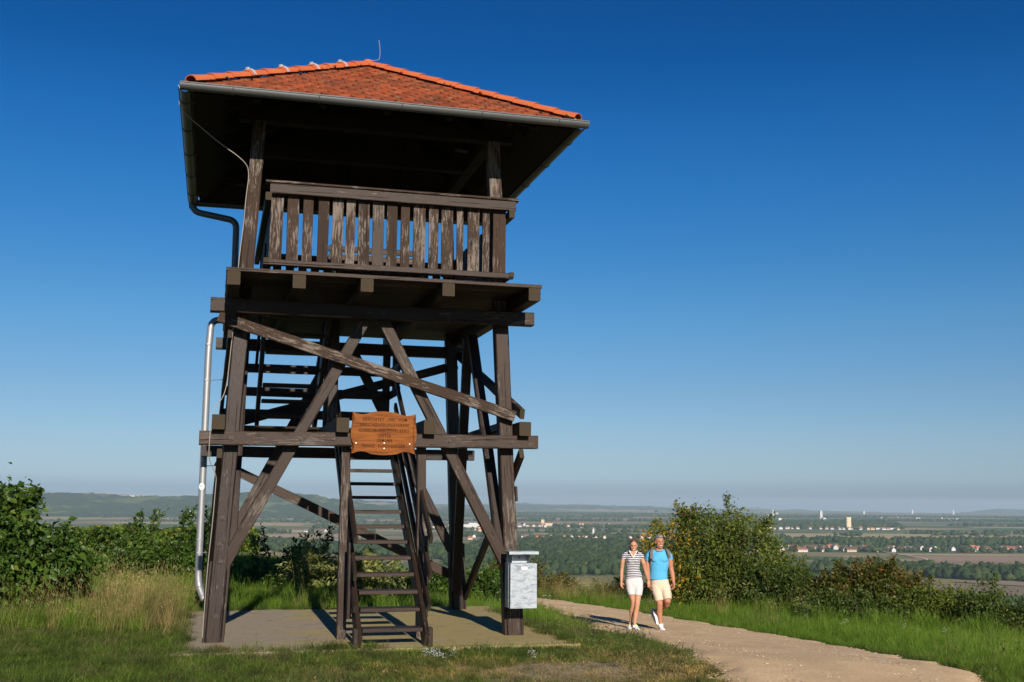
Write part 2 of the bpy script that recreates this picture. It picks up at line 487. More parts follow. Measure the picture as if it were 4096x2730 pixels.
def ridge(name, prof, dist, depth, mat, rough=6.0, step=0.0035, skirt=1.0):
    tx = []; tz = []
    for (dx, dy) in prof:
        a, s = px_dir(dx, dy); tx.append(a); tz.append(s)
    xs = np.arange(tx[0], tx[-1], step * 0.5)
    s = np.interp(xs, tx, tz)
    nr = 26
    V = []
    g = np.random.default_rng(len(prof) + int(dist))
    nz = g.normal(0, 1, (nr + 8, len(xs)))
    for _ in range(2):
        nz = (nz + np.roll(nz, 1, 1) + np.roll(nz, -1, 1)) / 2
    for k in range(nr + 8):
        f = k / (nr - 1)
        r = dist - depth + depth * f
        prof_f = np.clip(f, 0, 1); w = prof_f * prof_f * (3 - 2 * prof_f)
        if f > 1: w = max(0.0, 1 - (f - 1) * 3)
        X = xs * r; Y = np.full_like(xs, r)
        base = -100 - (X * X + Y * Y) / RC - 4
        top = EYE + s * dist
        Zc = base + (top - base) * w
        n = nz[k] * rough * min(1.0, 4 * w) * (0.35 if abs(f - 1) < 1e-6 else 1.0)
        V.append(np.c_[X, Y, Zc + n])
    V = np.vstack(V); m = len(xs)
    i = np.arange(nr + 7)[:, None] * m + np.arange(m - 1)[None, :]
    F = np.stack([i, i + 1, i + m + 1, i + m], -1).reshape(-1, 4)
    o = link(bpy.data.objects.new(name, fast_mesh(name, V, F, mat, smooth=True))); tag(o, kind='structure')
    return o
fm = forest_mat('hill_forest', (0.016, 0.032, 0.012), (0.050, 0.078, 0.028), (0.10, 0.125, 0.045), 0.02)
fm2 = forest_mat('far_hill', (0.022, 0.042, 0.022), (0.065, 0.085, 0.04), (0.26, 0.22, 0.14), 0.004)
ridge('hill', [(-700, 1160), (-500, 1137), (-300, 1127), (-60, 1130), (100, 1133.5), (200, 1133), (250, 1138), (330, 1140), (400, 1141.5), (440, 1141), (470, 1137),
               (533, 1133.5), (574, 1132), (620, 1136), (655, 1137), (675, 1134), (700, 1138), (730, 1143), (757, 1146.5), (790, 1151), (830, 1156), (880, 1164), (940, 1174), (990, 1184)], 7200, 1500, fm, 5.0)
ridge('hill', [(640, 1175), (700, 1158), (760, 1149), (806, 1150), (850, 1151), (905, 1153), (960, 1158), (1010, 1163), (1060, 1170), (1120, 1178)], 9500, 2600, fm2, 4.0)
ridge('hill', [(780, 1178), (860, 1162), (940, 1157), (1000, 1158), (1060, 1160), (1113, 1158), (1150, 1157), (1190, 1156), (1230, 1158), (1279, 1160), (1333, 1158.5), (1370, 1161), (1408, 1163),
               (1475, 1163), (1520, 1166), (1548, 1169), (1600, 1172), (1660, 1177)], 15000, 2500, fm2, 5.0)
ridge('hill', [(1480, 1176), (1600, 1170), (1672, 1168.5), (1721, 1166), (1760, 1169), (1797, 1172.5), (1820, 1171), (1841, 1170), (1870, 1174), (1920, 1175), (1958, 1176), (2010, 1177), (2060, 1181),
               (2110, 1182), (2160, 1183), (2192, 1181.5), (2235, 1175.5), (2294, 1169), (2353, 1171.5), (2420, 1170), (2500, 1174), (2700, 1180), (3000, 1186)], 19000, 2500, fm2, 6.0)

# --- pale bare fields that stand out on the plain (thin sheets lying on it)
def plain_z(x, y): return -100 - (x * x + y * y) / RC
def field(corners, col, lift=0.6):
    t = NT('field_soil'); p = t.pos()
    n = t.noise(t.mapping(p, (0.004, 0.03, 1), rot=(0, 0, 0.1)), 1.0, 4)
    c = t.mix(n, tuple(x * 0.75 for x in col), tuple(x * 1.2 for x in col))
    t.bsdf(c, 1.0, 0, 0.0)
    P = [Vector((x, y)) for x, y in corners]
    V = []; F = []; n_ = 8
    for i in range(n_ + 1):
        for j in range(n_ + 1):
            a, b = i / n_, j / n_
            q = (P[0].lerp(P[1], a)).lerp(P[3].lerp(P[2], a), b)
            V.append((q.x, q.y, plain_z(q.x, q.y) + lift))
    for i in range(n_):
        for j in range(n_):
            k = i * (n_ + 1) + j
            F.append((k, k + n_ + 1, k + n_ + 2, k + 1))
    o = mesh_obj('field', V, F, t.mat); tag(o, kind='structure')
field([(700, 1900), (1500, 1960), (1620, 2215), (748, 2135)], (0.27, 0.195, 0.14))
field([(560, 1450), (1000, 1000), (1300, 1230), (640, 1480)], (0.25, 0.19, 0.13), 0.9)
field([(440, 3010), (1500, 2950), (1700, 3600), (480, 3560)], (0.34, 0.27, 0.14), 1.2)
field([(1450, 2950), (3300, 2900), (3500, 4050), (1560, 4000)], (0.24, 0.20, 0.125), 1.3)
field([(-470, 2420), (-370, 2440), (-360, 2560), (-500, 2540)], (0.30, 0.23, 0.13))
field([(-900, 2900), (-390, 2870), (-330, 3050), (-900, 3120)], (0.34, 0.26, 0.17))
field([(-1100, 3380), (-600, 3300), (-560, 3520), (-1200, 3640)], (0.40, 0.33, 0.24))
field([(-700, 3560), (-330, 3560), (-330, 3700), (-800, 3760)], (0.20, 0.16, 0.085))
field([(-3000, 6400), (-1700, 6700), (-1900, 7400), (-3100, 7100)], (0.32, 0.23, 0.17))
field([(-2300, 5000), (-1500, 5100), (-1650, 5450), (-2400, 5350)], (0.34, 0.25, 0.17))
field([(-1900, 6300), (-1100, 6300), (-1200, 6700), (-2000, 6800)], (0.24, 0.20, 0.11))
field([(120, 1730), (215, 1735), (230, 1860), (128, 1850)], (0.30, 0.23, 0.12))
field([(60, 3260), (300, 3250), (330, 3420), (70, 3400)], (0.33, 0.26, 0.17))
field([(-100, 4900), (600, 4950), (640, 5300), (-150, 5200)], (0.26, 0.21, 0.14))
field([(0, 5900), (1000, 5950), (1100, 6500), (-50, 6400)], (0.28, 0.22, 0.15))

_g = np.random.default_rng(44)
_cols = [(0.30, 0.24, 0.15), (0.36, 0.29, 0.19), (0.11, 0.15, 0.055), (0.09, 0.13, 0.045), (0.22, 0.19, 0.10), (0.33, 0.24, 0.17), (0.14, 0.16, 0.07), (0.28, 0.25, 0.14)]
for _i in range(46):
    y = float(_g.uniform(2850, 8200)); x = float(_g.uniform(-.32, .46)) * y; L = float(_g.uniform(180, 650)) * y / 4000; W = float(_g.uniform(60, 190)) * y / 3500; s_ = float(_g.normal(.06, .05)) * L
    field([(x - L / 2, y - W / 2), (x + L / 2, y - W / 2 + s_), (x + L / 2 + 20, y + W / 2 + s_), (x - L / 2 - 15, y + W / 2)], _cols[int(_g.integers(0, 8))], 0.45 + _i * .01)

# --- the air
def make_haze():
    t = NT('haze')
    pv = t.n('ShaderNodeVolumePrincipled')
    pv.inputs['Color'].default_value = (0.50, 0.64, 0.77, 1)
    pv.inputs['Density'].default_value = 6.2e-5
    pv.inputs['Anisotropy'].default_value = 0.0
    t.l(pv.outputs[0], t.out.inputs['Volume'])
    mb = MB(); mb.box((-31000, -31000, -320), (31000, 31000, 36))
    o = mb.build('haze', t.mat)
    tag(o, 'thin blue summer haze lying over the plain', 'haze', kind='stuff')
make_haze()

# ------------------------------------------------------------------ slab under the tower
def make_slab():
    t = NT('concrete'); p = t.n('ShaderNodeTexCoord').outputs['Object']
    n1 = t.noise(p, 0.9, 4, 0.6); n2 = t.noise(p, 9, 5, 0.7); n3 = t.noise(p, 90, 3)
    c = t.mix(n2, (0.17, 0.138, 0.096), (0.31, 0.26, 0.19))
    sx = t.n('ShaderNodeSeparateXYZ'); t.l(p, sx.inputs[0])
    side = t.math('MULTIPLY', t.math('SUBTRACT', sx.outputs[0], 1.2), 0.35)
    moss = t.ramp(t.math('ADD', n1, t.math('MULTIPLY', side, 0.35)), [(0.42, 0.0), (0.62, 0.8)])
    c = t.mix(moss, c, (0.27, 0.215, 0.075))
    sp = t.noise(t.mapping(p, (1, 1, 1), (4, 4, 4)), 45, 2)
    c = t.mix(t.ramp(sp, [(0.66, 0.0), (0.70, 1.0)]), c, (0.42, 0.38, 0.28))
    dk = t.noise(t.mapping(p, (1, 1, 1), (7, 1, 4)), 3.5, 5, 0.7)
    c = t.mix(t.ramp(dk, [(0.55, 0.0), (0.72, 0.6)]), c, (0.075, 0.062, 0.042))
    t.bsdf(c, 0.9, 0, 0.2, t.math('ADD', n3, n2), 0.5, 0.008)
    bm = bmesh.new()
    u0, u1, v0, v1 = SLAB
    nx, ny = 30, 28
    grid = [[bm.verts.new((u0 + (u1-u0)*i/nx + (random.uniform(-.012,.012) if j in (0, ny) or i in (0,nx) else 0),
                           v0 + (v1-v0)*j/ny + (random.uniform(-.012,.012) if j in (0, ny) else 0), random.uniform(-.003,.002) - (0.012 if i in (0,nx) or j in (0,ny) else 0)))
             for i in range(nx+1)] for j in range(ny+1)]
    for j in range(ny):
        for i in range(nx):
            bm.faces.new((grid[j][i], grid[j][i+1], grid[j+1][i+1], grid[j+1][i]))
    rim = [grid[0][i] for i in range(nx+1)] + [grid[j][nx] for j in range(1, ny+1)] + [grid[ny][i] for i in range(nx-1, -1, -1)] + [grid[j][0] for j in range(ny-1, 0, -1)]
    low = [bm.verts.new((v.co.x * 1.0, v.co.y, -0.30)) for v in rim]
    for k in range(len(rim)):
        k2 = (k + 1) % len(rim)
        bm.faces.new((rim[k], low[k], low[k2], rim[k2]))
    me = bpy.data.meshes.new('concrete_slab'); bm.to_mesh(me); bm.free(); me.materials.append(t.mat)
    o = link(bpy.data.objects.new('concrete_slab', me))
    o.location = TO; o.rotation_euler = (0, 0, TR)
    tag(o, kind='structure')
make_slab()

# ------------------------------------------------------------------ the lookout tower
tower = empty('lookout_tower', TO, TR, 'dark brown timber lookout tower with open stairs and orange tiled roof on a concrete slab', 'lookout tower')

def timber_mesh(L, w, h, mats, wob=0.002, ch=0.006, seg=0.3):
    n = max(1, min(9, int(L / seg)))
    hw, hh = w / 2, h / 2
    ring = [(-hw + ch, -hh), (hw - ch, -hh), (hw, -hh + ch), (hw, hh - ch), (hw - ch, hh), (-hw + ch, hh), (-hw, hh - ch), (-hw, -hh + ch)]
    V = []; F = []; MI = []
    for i in range(n + 1):
        ox, oz = random.uniform(-wob, wob), random.uniform(-wob, wob)
        for (a, b) in ring:
            V.append((L * i / n, a + ox + random.uniform(-wob, wob) * .4, b + oz + random.uniform(-wob, wob) * .4))
    for i in range(n):
        for k in range(8):
            a = i * 8 + k; b = i * 8 + (k + 1) % 8
            F.append((a, a + 8, b + 8, b)); MI.append(0)
    F.append(tuple(range(8))); MI.append(1)
    F.append(tuple(n * 8 + k for k in range(7, -1, -1))); MI.append(1)
    me = bpy.data.meshes.new('timber')
    me.from_pydata(V, [], F)
    for m in mats: me.materials.append(m)
    me.polygons.foreach_set('material_index', MI)
    me.update()
    return me

def timber(name, p0, p1, w, h, mat='wood', parent=tower, up=(0, 0, 1), wob=0.002, label=None, end='end', me=None, ch=0.006):
    """a squared timber from p0 to p1; w across, h along 'up'"""
    p0 = Vector(p0); p1 = Vector(p1); d = p1 - p0; L = d.length
    x = d.normalized(); upv = Vector(up)
    z = (upv - x * upv.dot(x)).normalized(); y = z.cross(x)
    if me is None:
        me = timber_mesh(L, w, h, [M[mat], M[end]], wob, ch)
    me.name = name
    o = bpy.data.objects.new(name, me)
    m = Matrix((x, y, z)).transposed().to_4x4(); m.translation = p0
    o.matrix_local = m
    link(o, parent)
    if label: o['label'] = label
    return o

LT = 0.047; LV = 0.019
def leg_c(side, back, z):
    """centre of a leg at height z"""
    u = (0.0 + LT * z) if side == 0 else (3.656 - LT * z)
    v = (0.11 + LV * z) if back == 0 else (3.43 - LV * z)
    return (u, v, z)
legs = {}
for s in (0, 1):
    for b in (0, 1):
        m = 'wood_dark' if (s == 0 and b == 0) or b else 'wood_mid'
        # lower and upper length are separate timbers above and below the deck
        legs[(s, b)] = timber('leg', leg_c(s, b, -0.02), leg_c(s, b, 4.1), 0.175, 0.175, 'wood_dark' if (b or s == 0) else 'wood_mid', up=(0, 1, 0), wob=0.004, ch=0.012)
        timber('post', leg_c(s, b, 4.10), leg_c(s, b, 6.42), 0.165, 0.165, 'wood_worn', up=(0, 1, 0), wob=0.003, ch=0.01)
        for sg in (-1, 1):
            c0 = leg_c(s, b, 0.0); c1 = leg_c(s, b, 0.93 if b == 0 else 1.0)
            timber('leg_plate', (c0[0] + sg * 0.106, c0[1], 0.0), (c1[0] + sg * 0.106, c1[1], c1[2]), 0.032, 0.15, 'wood_dark', up=(0, 1, 0))

# front and rear cross beams, lower and upper
timber('cross_beam', (-0.26, -0.045, 2.385), (3.91, -0.045, 2.405), 0.155, 0.165, 'wood', wob=0.004, ch=0.010)
timber('cross_beam', (-0.20, -0.045, 3.985), (3.85, -0.045, 3.995), 0.155, 0.170, 'wood_mid', wob=0.003, ch=0.010)
timber('cross_beam', (-0.27, 3.44, 2.36), (3.88, 3.44, 2.36), 0.15, 0.160, 'wood_dark', wob=0.003)
timber('cross_beam', (-0.13, 3.40, 3.975), (3.80, 3.40, 3.975), 0.15, 0.170, 'wood_dark', wob=0.003)
# joists of the half-way landing, their ends lie on the front beam
for u in (-0.045, 1.41, 2.485, 3.705):
    timber('joist', (u, -0.24, 2.565), (u, 3.62, 2.565), 0.152, 0.175, 'wood_mid', wob=0.003, ch=0.008)
# joists under the deck
for u in (0.05, 0.79, 1.58, 2.555, 3.63):
    timber('joist', (u, -0.90, 4.172), (u, 4.00, 4.172), 0.150, 0.158, 'wood_mid', wob=0.002, ch=0.008)
# deck boards run across the joists, with an opening over the upper stairs
def boards(name, u0, u1, v0, v1, z, pitch, th, mat, hole=None):
    v = v0; i = 0
    while v < v1 - 0.02:
        w = min(pitch, v1 - v) - 0.008
        spans = [(u0, u1)]
        if hole and hole[2] < v + w / 2 < hole[3]:
            spans = [(u0, hole[0]), (hole[1], u1)]
        for a, b in spans:
            timber(name, (a + random.uniform(-.004, .004), v + w / 2, z), (b + random.uniform(-.004, .004), v + w / 2, z), w, th, mat, wob=0.001, ch=0.003)
        v += pitch; i += 1
boards('deck_board', -0.035, 3.725, -0.90, 4.02, 4.275, 0.146, 0.042, 'wood_mid', (0.44, 1.38, 1.02, 2.62))
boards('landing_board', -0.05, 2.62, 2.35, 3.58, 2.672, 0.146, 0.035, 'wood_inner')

# braces: each side carries an A of two struts and a long flat diagonal
def brace(p0, p1, w, h, mat='wood', up=None, label=None):
    return timber('brace', p0, p1, w, h, mat, up=up or (0, 1, 0), wob=0.003, label=label, ch=0.008)
# front
brace((0.075, 0.10, 0.86), (1.70, 0.12, 3.93), 0.14, 0.10, 'wood_mid')
brace((3.555, 0.10, 0.86), (1.915, 0.12, 3.93), 0.14, 0.10, 'wood_mid')
brace((-0.10, -0.075, 3.845), (3.62, -0.030, 2.735), 0.135, 0.060, 'wood_worn', label='long worn diagonal brace across the upper front')
# back
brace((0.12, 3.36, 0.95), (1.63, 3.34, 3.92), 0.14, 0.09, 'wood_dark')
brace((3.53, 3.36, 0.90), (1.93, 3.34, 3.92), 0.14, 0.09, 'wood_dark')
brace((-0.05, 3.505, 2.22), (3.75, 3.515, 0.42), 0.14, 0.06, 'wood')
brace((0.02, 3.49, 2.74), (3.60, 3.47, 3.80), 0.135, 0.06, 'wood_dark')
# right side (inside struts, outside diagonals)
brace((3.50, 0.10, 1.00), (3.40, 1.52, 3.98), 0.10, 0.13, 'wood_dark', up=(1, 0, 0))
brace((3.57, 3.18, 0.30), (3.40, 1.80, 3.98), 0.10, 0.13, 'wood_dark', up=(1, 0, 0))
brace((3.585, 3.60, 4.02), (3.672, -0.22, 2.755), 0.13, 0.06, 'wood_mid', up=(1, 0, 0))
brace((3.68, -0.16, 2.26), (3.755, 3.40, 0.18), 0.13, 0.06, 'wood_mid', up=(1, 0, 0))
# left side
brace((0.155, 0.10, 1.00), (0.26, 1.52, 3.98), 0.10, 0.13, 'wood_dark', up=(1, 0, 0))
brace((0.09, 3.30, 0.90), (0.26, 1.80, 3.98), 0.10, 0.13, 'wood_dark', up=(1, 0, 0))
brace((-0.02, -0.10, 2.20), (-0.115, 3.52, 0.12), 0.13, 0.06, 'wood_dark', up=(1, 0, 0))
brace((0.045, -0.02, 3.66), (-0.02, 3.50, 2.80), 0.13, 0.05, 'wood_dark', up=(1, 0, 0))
# block screwed to the right leg
timber('nailing_block', (3.684, 0.10, 1.66), (3.675, 0.10, 1.85), 0.03, 0.07, 'wood_dark', up=(0, 1, 0))

# posts at the half-way landing and its guard boards
timber('post', (2.455, 3.36, 2.69), (2.455, 3.36, 3.90), 0.11, 0.09, 'wood_dark', up=(0, 1, 0))
timber('post', (2.615, 3.42, 3.30), (2.615, 3.42, 3.90), 0.11, 0.09, 'wood_dark', up=(0, 1, 0))
timber('post', (1.45, 1.50, 2.48), (1.45, 1.50, 4.14), 0.13, 0.13, 'wood_dark', up=(0, 1, 0))
timber('post', (1.45, 2.30, 2.65), (1.45, 2.30, 4.14), 0.10, 0.10, 'wood_dark', up=(0, 1, 0))
for z in (3.61, 3.255, 2.925):
    timber('guard_board', (0.02, 3.29, z), (2.40, 3.29, z), 0.035, 0.135, 'wood_dark')
for z in (3.61, 3.255):
    timber('guard_board', (2.50, 2.35, z), (2.50, 3.30, z), 0.035, 0.12, 'wood_dark')
# horizontal ties seen between the legs on the right
timber('tie_beam', (3.62, 0.25, 2.66), (3.58, 3.30, 2.60), 0.05, 0.10, 'wood_dark')

# ---- stairs
def stair(name, u0, u1, treads, sl0, sl1, rails, mat_t='wood'):
    """treads: (v, z) of the front edge, top face"""
    st = bpy.data.objects.new(name, None); link(st, tower)
    dv = 0.23
    for (v, z) in treads:
        timber('tread', (u0 + 0.02, v + dv / 2 if sl1[0] > sl0[0] else v - dv / 2, z - 0.022), (u1 - 0.02, v + dv / 2 if sl1[0] > sl0[0] else v - dv / 2, z - 0.022), dv, 0.045, mat_t, st, wob=0.001, ch=0.004)
    for u in (u0 - 0.02, u1 + 0.02):
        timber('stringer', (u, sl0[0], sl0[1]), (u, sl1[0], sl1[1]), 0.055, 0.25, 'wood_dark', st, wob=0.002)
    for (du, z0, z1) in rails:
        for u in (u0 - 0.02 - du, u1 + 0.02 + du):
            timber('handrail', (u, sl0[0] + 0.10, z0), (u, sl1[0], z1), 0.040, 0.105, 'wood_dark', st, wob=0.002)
    return st
tr1 = [(-0.72, 0.205), (-0.50, 0.41)] + [(-0.33 + 0.268 * k, 0.60 + 0.186 * k) for k in range(0, 11)]
st1 = stair('lower_stairs', 1.63, 2.37, tr1, (-0.75, 0.04), (2.30, 2.50), [(0.045, 0.42, 2.72), (0.052, 0.78, 3.02), (0.056, 1.20, 3.36)])
for u in (1.565, 2.425):       # feet of the stringers, cut plumb
    timber('stringer_foot', (u, -0.745, 0.0), (u, -0.745, 0.21), 0.055, 0.13, 'wood_dark', st1, up=(0, 1, 0))
for u, zs in ((1.565, 1.16), (2.425, 1.24)):
    timber('rail_post', (u - (0.03 if u < 2 else -0.03), -0.28, 0.28), (u - (0.03 if u < 2 else -0.03), -0.28, zs), 0.05, 0.10, 'wood_dark', st1, up=(0, 1, 0))
timber('newel_post', (1.495, 0.10, 0.0), (1.495, 0.10, 2.47), 0.11, 0.11, 'wood_mid', up=(0, 1, 0), wob=0.003)
timber('newel_post', (2.475, 0.13, 0.0), (2.445, 0.13, 2.47), 0.11, 0.11, 'wood_mid', up=(0, 1, 0), wob=0.003)
tr2 = [(2.88 - 0.262 * k, 2.87 + 0.205 * k) for k in range(0, 7)]
st2 = stair('upper_stairs', 0.52, 1.32, tr2, (3.05, 2.72), (1.06, 4.22), [(0.03, 3.60, 5.0)], 'wood_dark')

# ---- deck railing
def railing():
    rl = bpy.data.objects.new('deck_railing', None); link(rl, tower)
    P = [(0.46, 0.62), (0.67, 0.82), (0.86, 0.99), (1.045, 1.185), (1.225, 1.365), (1.395, 1.515), (1.555, 1.705), (1.735, 1.885), (1.915, 2.055), (2.095, 2.215), (2.255, 2.415), (2.455, 2.585), (2.625, 2.785), (2.825, 2.915), (2.965, 3.125), (3.165, 3.265), (3.305, 3.475)]
    for i, (a, b) in enumerate(P):
        timber('baluster', ((a + b) / 2, -0.035, 4.50 + random.uniform(-.006, .006)), ((a + b) / 2 + random.uniform(-.008, .008), -0.035, 5.47), b - a - 0.006, 0.026, 'wood_mid' if i == 7 else 'wood_worn', rl, up=(0, 1, 0), wob=0.0015, ch=0.003)
    timber('top_rail', (0.45, -0.095, 5.475), (3.59, -0.095, 5.475), 0.085, 0.125, 'wood_mid', rl, wob=0.002)
    timber('rail_cap', (0.395, -0.085, 5.556), (3.25, -0.085, 5.556), 0.15, 0.026, 'wood_worn', rl, wob=0.0015, ch=0.003)
    timber('rail_cap', (3.257, -0.085, 5.556), (3.63, -0.085, 5.556), 0.15, 0.026, 'wood_worn', rl, wob=0.0015, ch=0.003)
    timber('bottom_rail', (0.40, -0.095, 4.545), (3.565, -0.095, 4.545), 0.075, 0.07, 'wood_mid', rl, wob=0.002)
    for u in (0.435, 3.535):
        timber('top_rail', (u, -0.15, 5.365), (u, 3.85, 5.365), 0.075, 0.10, 'wood_dark', rl)
        timber('bottom_rail', (u, -0.15, 4.56), (u, 3.85, 4.56), 0.065, 0.06, 'wood_dark', rl)
        v = 0.09
        while v < 3.6:
            w = random.uniform(.12, .15)
            timber('baluster', (u + (0.05 if u < 1 else -0.05), v, 4.45), (u + (0.05 if u < 1 else -0.05), v, 5.44), w, 0.024, 'wood_mid', rl, up=(1, 0, 0), wob=0.001, ch=0.003)
            v += random.uniform(.185, .205)
    timber('top_rail', (0.42, 3.72, 5.42), (3.55, 3.72, 5.42), 0.06, 0.12, 'wood_dark', rl)
    timber('bottom_rail', (0.42, 3.72, 4.52), (3.55, 3.72, 4.52), 0.05, 0.07, 'wood_dark', rl)
    u = 0.55
    while u < 3.45:
        timber('baluster', (u, 3.68, 4.45), (u, 3.68, 5.46), 0.13, 0.024, 'wood_mid', rl, up=(0, 1, 0), wob=0.001, ch=0.003)
        u += 0.195
railing()
timber('threshold_block', (1.53, -0.40, 4.325), (1.90, -0.40, 4.325), 0.09, 0.045, 'wood_mid')

# ---- bolts
def bolt_mesh():
    mb = MB()
    mb.box((-0.027, 0.0, -0.027), (0.027, 0.006, 0.027))
    mb.tube([(0, 0, 0), (0, -0.016, 0)], 0.016, 6)
    me = bpy.data.meshes.new('bolt'); me.from_pydata(mb.v, [], mb.f); me.materials.append(M['iron']); me.update(); return me
_bm = bolt_mesh()
for (u, v, z) in [(0.19, -0.131, 3.99), (0.18, -0.112, 3.77), (1.71, -0.131, 3.98), (1.89, -0.131, 3.98), (3.46, -0.131, 4.0), (3.51, -0.068, 2.765), (0.11, -0.131, 2.38),
                  (0.92, -0.131, 2.39), (2.75, -0.131, 2.40), (3.56, -0.131, 2.40), (0.05, 0.038, 1.44), (0.03, 0.034, 1.13), (0.05, 0.030, 0.93), (3.61, 0.040, 1.37), (3.60, 0.034, 1.10), (0.02, 0.016, 0.30)]:
    o = bpy.data.objects.new('bolt', _bm); o.location = (u, v, z); o.rotation_euler = (0, random.uniform(0, 1.5), 0); link(o, tower)

# ---- roof
EU0, EU1, EV0, EV1, EZ = -0.545, 4.235, -0.82, 4.36, 6.430
AP = Vector((1.845, 1.76, 7.905))
def tile_mat():
    t = NT('roof_clay'); v, r = t.objvec(60)
    base = t.ramp(r, [(0.0, (0.155, 0.034, 0.014)), (0.3, (0.25, 0.052, 0.018)), (0.6, (0.31, 0.070, 0.023)), (0.85, (0.19, 0.045, 0.020)), (1.0, (0.34, 0.088, 0.034))])
    n = t.noise(v, 9, 5, 0.7)
    c = t.mix(t.ramp(n, [(0.50, 0.0), (0.60, 0.75)]), base, (0.085, 0.042, 0.024))
    n2 = t.noise(t.mapping(v, (1, 1, 1), (5, 5, 5)), 16, 4, 0.7)
    sx = t.n('ShaderNodeSeparateXYZ'); t.l(t.n('ShaderNodeTexCoord').outputs['Object'], sx.inputs[0])
    edge = t.math('MULTIPLY', t.math('SUBTRACT', 0.06, sx.outputs[1]), 4.0, True)
    lich = t.ramp(t.math('ADD', n2, t.math('MULTIPLY', edge, 0.55)), [(0.66, 0.0), (0.73, 0.8)])
    c = t.mix(lich, c, (0.22, 0.155, 0.085))
    wp = t.pos(); dn = t.noise(t.mapping(wp, (1.6, 1.6, .7)), 1.5, 5, .7)
    c = t.mix(t.ramp(dn, [(0.48, 0.0), (0.68, 0.6)]), c, (0.075, 0.040, 0.024))
    t.bsdf(c, 0.85, 0, 0.12, n, 0.4, 0.004)
    return t.mat
def ridge_mat():
    t = NT('ridge_clay'); v, r = t.objvec(60)
    n = t.noise(v, 7, 4)
    c = t.mix(n, (0.33, 0.065, 0.018), (0.46, 0.105, 0.030))
    c = t.mix(t.math('MULTIPLY', r, 0.35), c, (0.42, 0.14, 0.06))
    t.bsdf(c, 0.7, 0, 0.3, n, 0.2, 0.004)
    return t.mat
M['tile'] = tile_mat(); M['ridge'] = ridge_mat()
def tile_geo(w=0.174, L=0.30, th=0.018):
    hw = w / 2
    out = [(-hw, L), (-hw, 0.055)]
    for k in range(1, 6):
        a = math.pi * k / 6
        out.append((-hw * math.cos(a), 0.055 - 0.055 * math.sin(a)))
    out += [(hw, 0.055), (hw, L)]
    n = len(out)
    V = [(x, y, 0) for x, y in out] + [(x, y, th) for x, y in out]
    F = [tuple(range(n - 1, -1, -1)) and tuple(range(n)), tuple(range(2 * n - 1, n - 1, -1))]
    F = [tuple(range(n)), tuple(range(2 * n - 1, n - 1, -1))]
    for k in range(n):
        k2 = (k + 1) % n
        F.append((k2, k, k + n, k2 + n))
    return V, F
TV, TF = tile_geo()
tile_me = bpy.data.meshes.new('roof_tile'); tile_me.from_pydata(TV, [], TF); tile_me.materials.append(M['tile']); tile_me.update()
bm_ = bmesh.new(); bm_.from_mesh(tile_me); bmesh.ops.recalc_face_normals(bm_, faces=bm_.faces); bm_.to_mesh(tile_me); bm_.free()

roof = bpy.data.objects.new('roof', None)
roof_sheet = MB()
c4_ = [(EU0 + .06, EV0 + .06, EZ - .035), (EU1 - .06, EV0 + .06, EZ - .035), (EU1 - .06, EV1 - .06, EZ - .035), (EU0 + .06, EV1 - .06, EZ - .035)]
ap_ = (AP.x, AP.y, AP.z - .05)
roof_sheet.add(c4_ + [ap_], [(0, 1, 4), (1, 2, 4), (2, 3, 4), (3, 0, 4)])
roof_sheet.add([(x, y, z - .025) for x, y, z in c4_ + [ap_]], [(1, 0, 4), (2, 1, 4), (3, 2, 4), (0, 3, 4)])
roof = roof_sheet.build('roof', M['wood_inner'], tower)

slopes = [((EU0, EV0), (EU1, EV0)), ((EU1, EV0), (EU1, EV1)), ((EU1, EV1), (EU0, EV1)), ((EU0, EV1), (EU0, EV0))]
rest_v = []; rest_f = []
nt = 0
for si, (a, b) in enumerate(slopes):
    A = Vector((a[0], a[1], EZ)); B = Vector((b[0], b[1], EZ)); mid = (A + B) / 2
    x = (B - A).normalized(); W = (B - A).length
    up = Vector((AP.x, AP.y, AP.z)) - mid; up = up - x * up.dot(x); SL = up.length; yv = up.normalized(); z = x.cross(yv)
    apx = (AP - A).dot(x)
    pitch = SL / 18.3
    for r in range(18):
        y0 = r * pitch - 0.02
        f = (r * pitch + 0.06) / SL
        xl = apx * f; xr = W - (W - apx) * f
        off = 0.09 if r % 2 else 0.0
        x0 = math.floor((xl - off) / 0.181) * 0.181 + off + 0.09
        while x0 < xr + 0.02:
            if x0 > xl + 0.03 and x0 < xr - 0.03:
                tilt = 0.070 + random.uniform(-.015, .015)
                xx = (x + z * random.uniform(-.02, .02)).normalized()
                yy = (yv - z * tilt + x * random.uniform(-.02, .02)).normalized(); zz = xx.cross(yy).normalized(); yy = zz.cross(xx)
                o_ = A + x * x0 + yv * (y0 + random.uniform(-.006, .006)) + z * (0.020 + random.uniform(-.003, .005))
                m = Matrix((xx, yy, zz)).transposed().to_4x4(); m.translation = o_
                # the tiles next to a hip are cut short so that they end under the hip tiles
                lim = min((x0 - xl), (xr - x0)) 
                if si == 0:
                    t_ = bpy.data.objects.new('roof_tile', tile_me); t_.matrix_local = m
                    if lim < 0.12: t_.scale = (0.85, 0.62, 1)
                    link(t_, roof); nt += 1
                else:
                    k = len(rest_v); rest_v += [tuple(m @ Vector((p[0], p[1] * (0.75 if lim < .12 else 1), p[2]))) for p in TV]; rest_f += [tuple(k + i for i in f_) for f_ in TF]
            x0 += 0.181
o = mesh_obj('roof_tiles_of_other_slopes', rest_v, rest_f, M['tile'], roof); tag(o, kind='stuff')
o.name = 'tile_covering'
bm_ = bmesh.new(); bm_.from_mesh(o.data); bmesh.ops.recalc_face_normals(bm_, faces=bm_.faces); bm_.to_mesh(o.data); bm_.free()

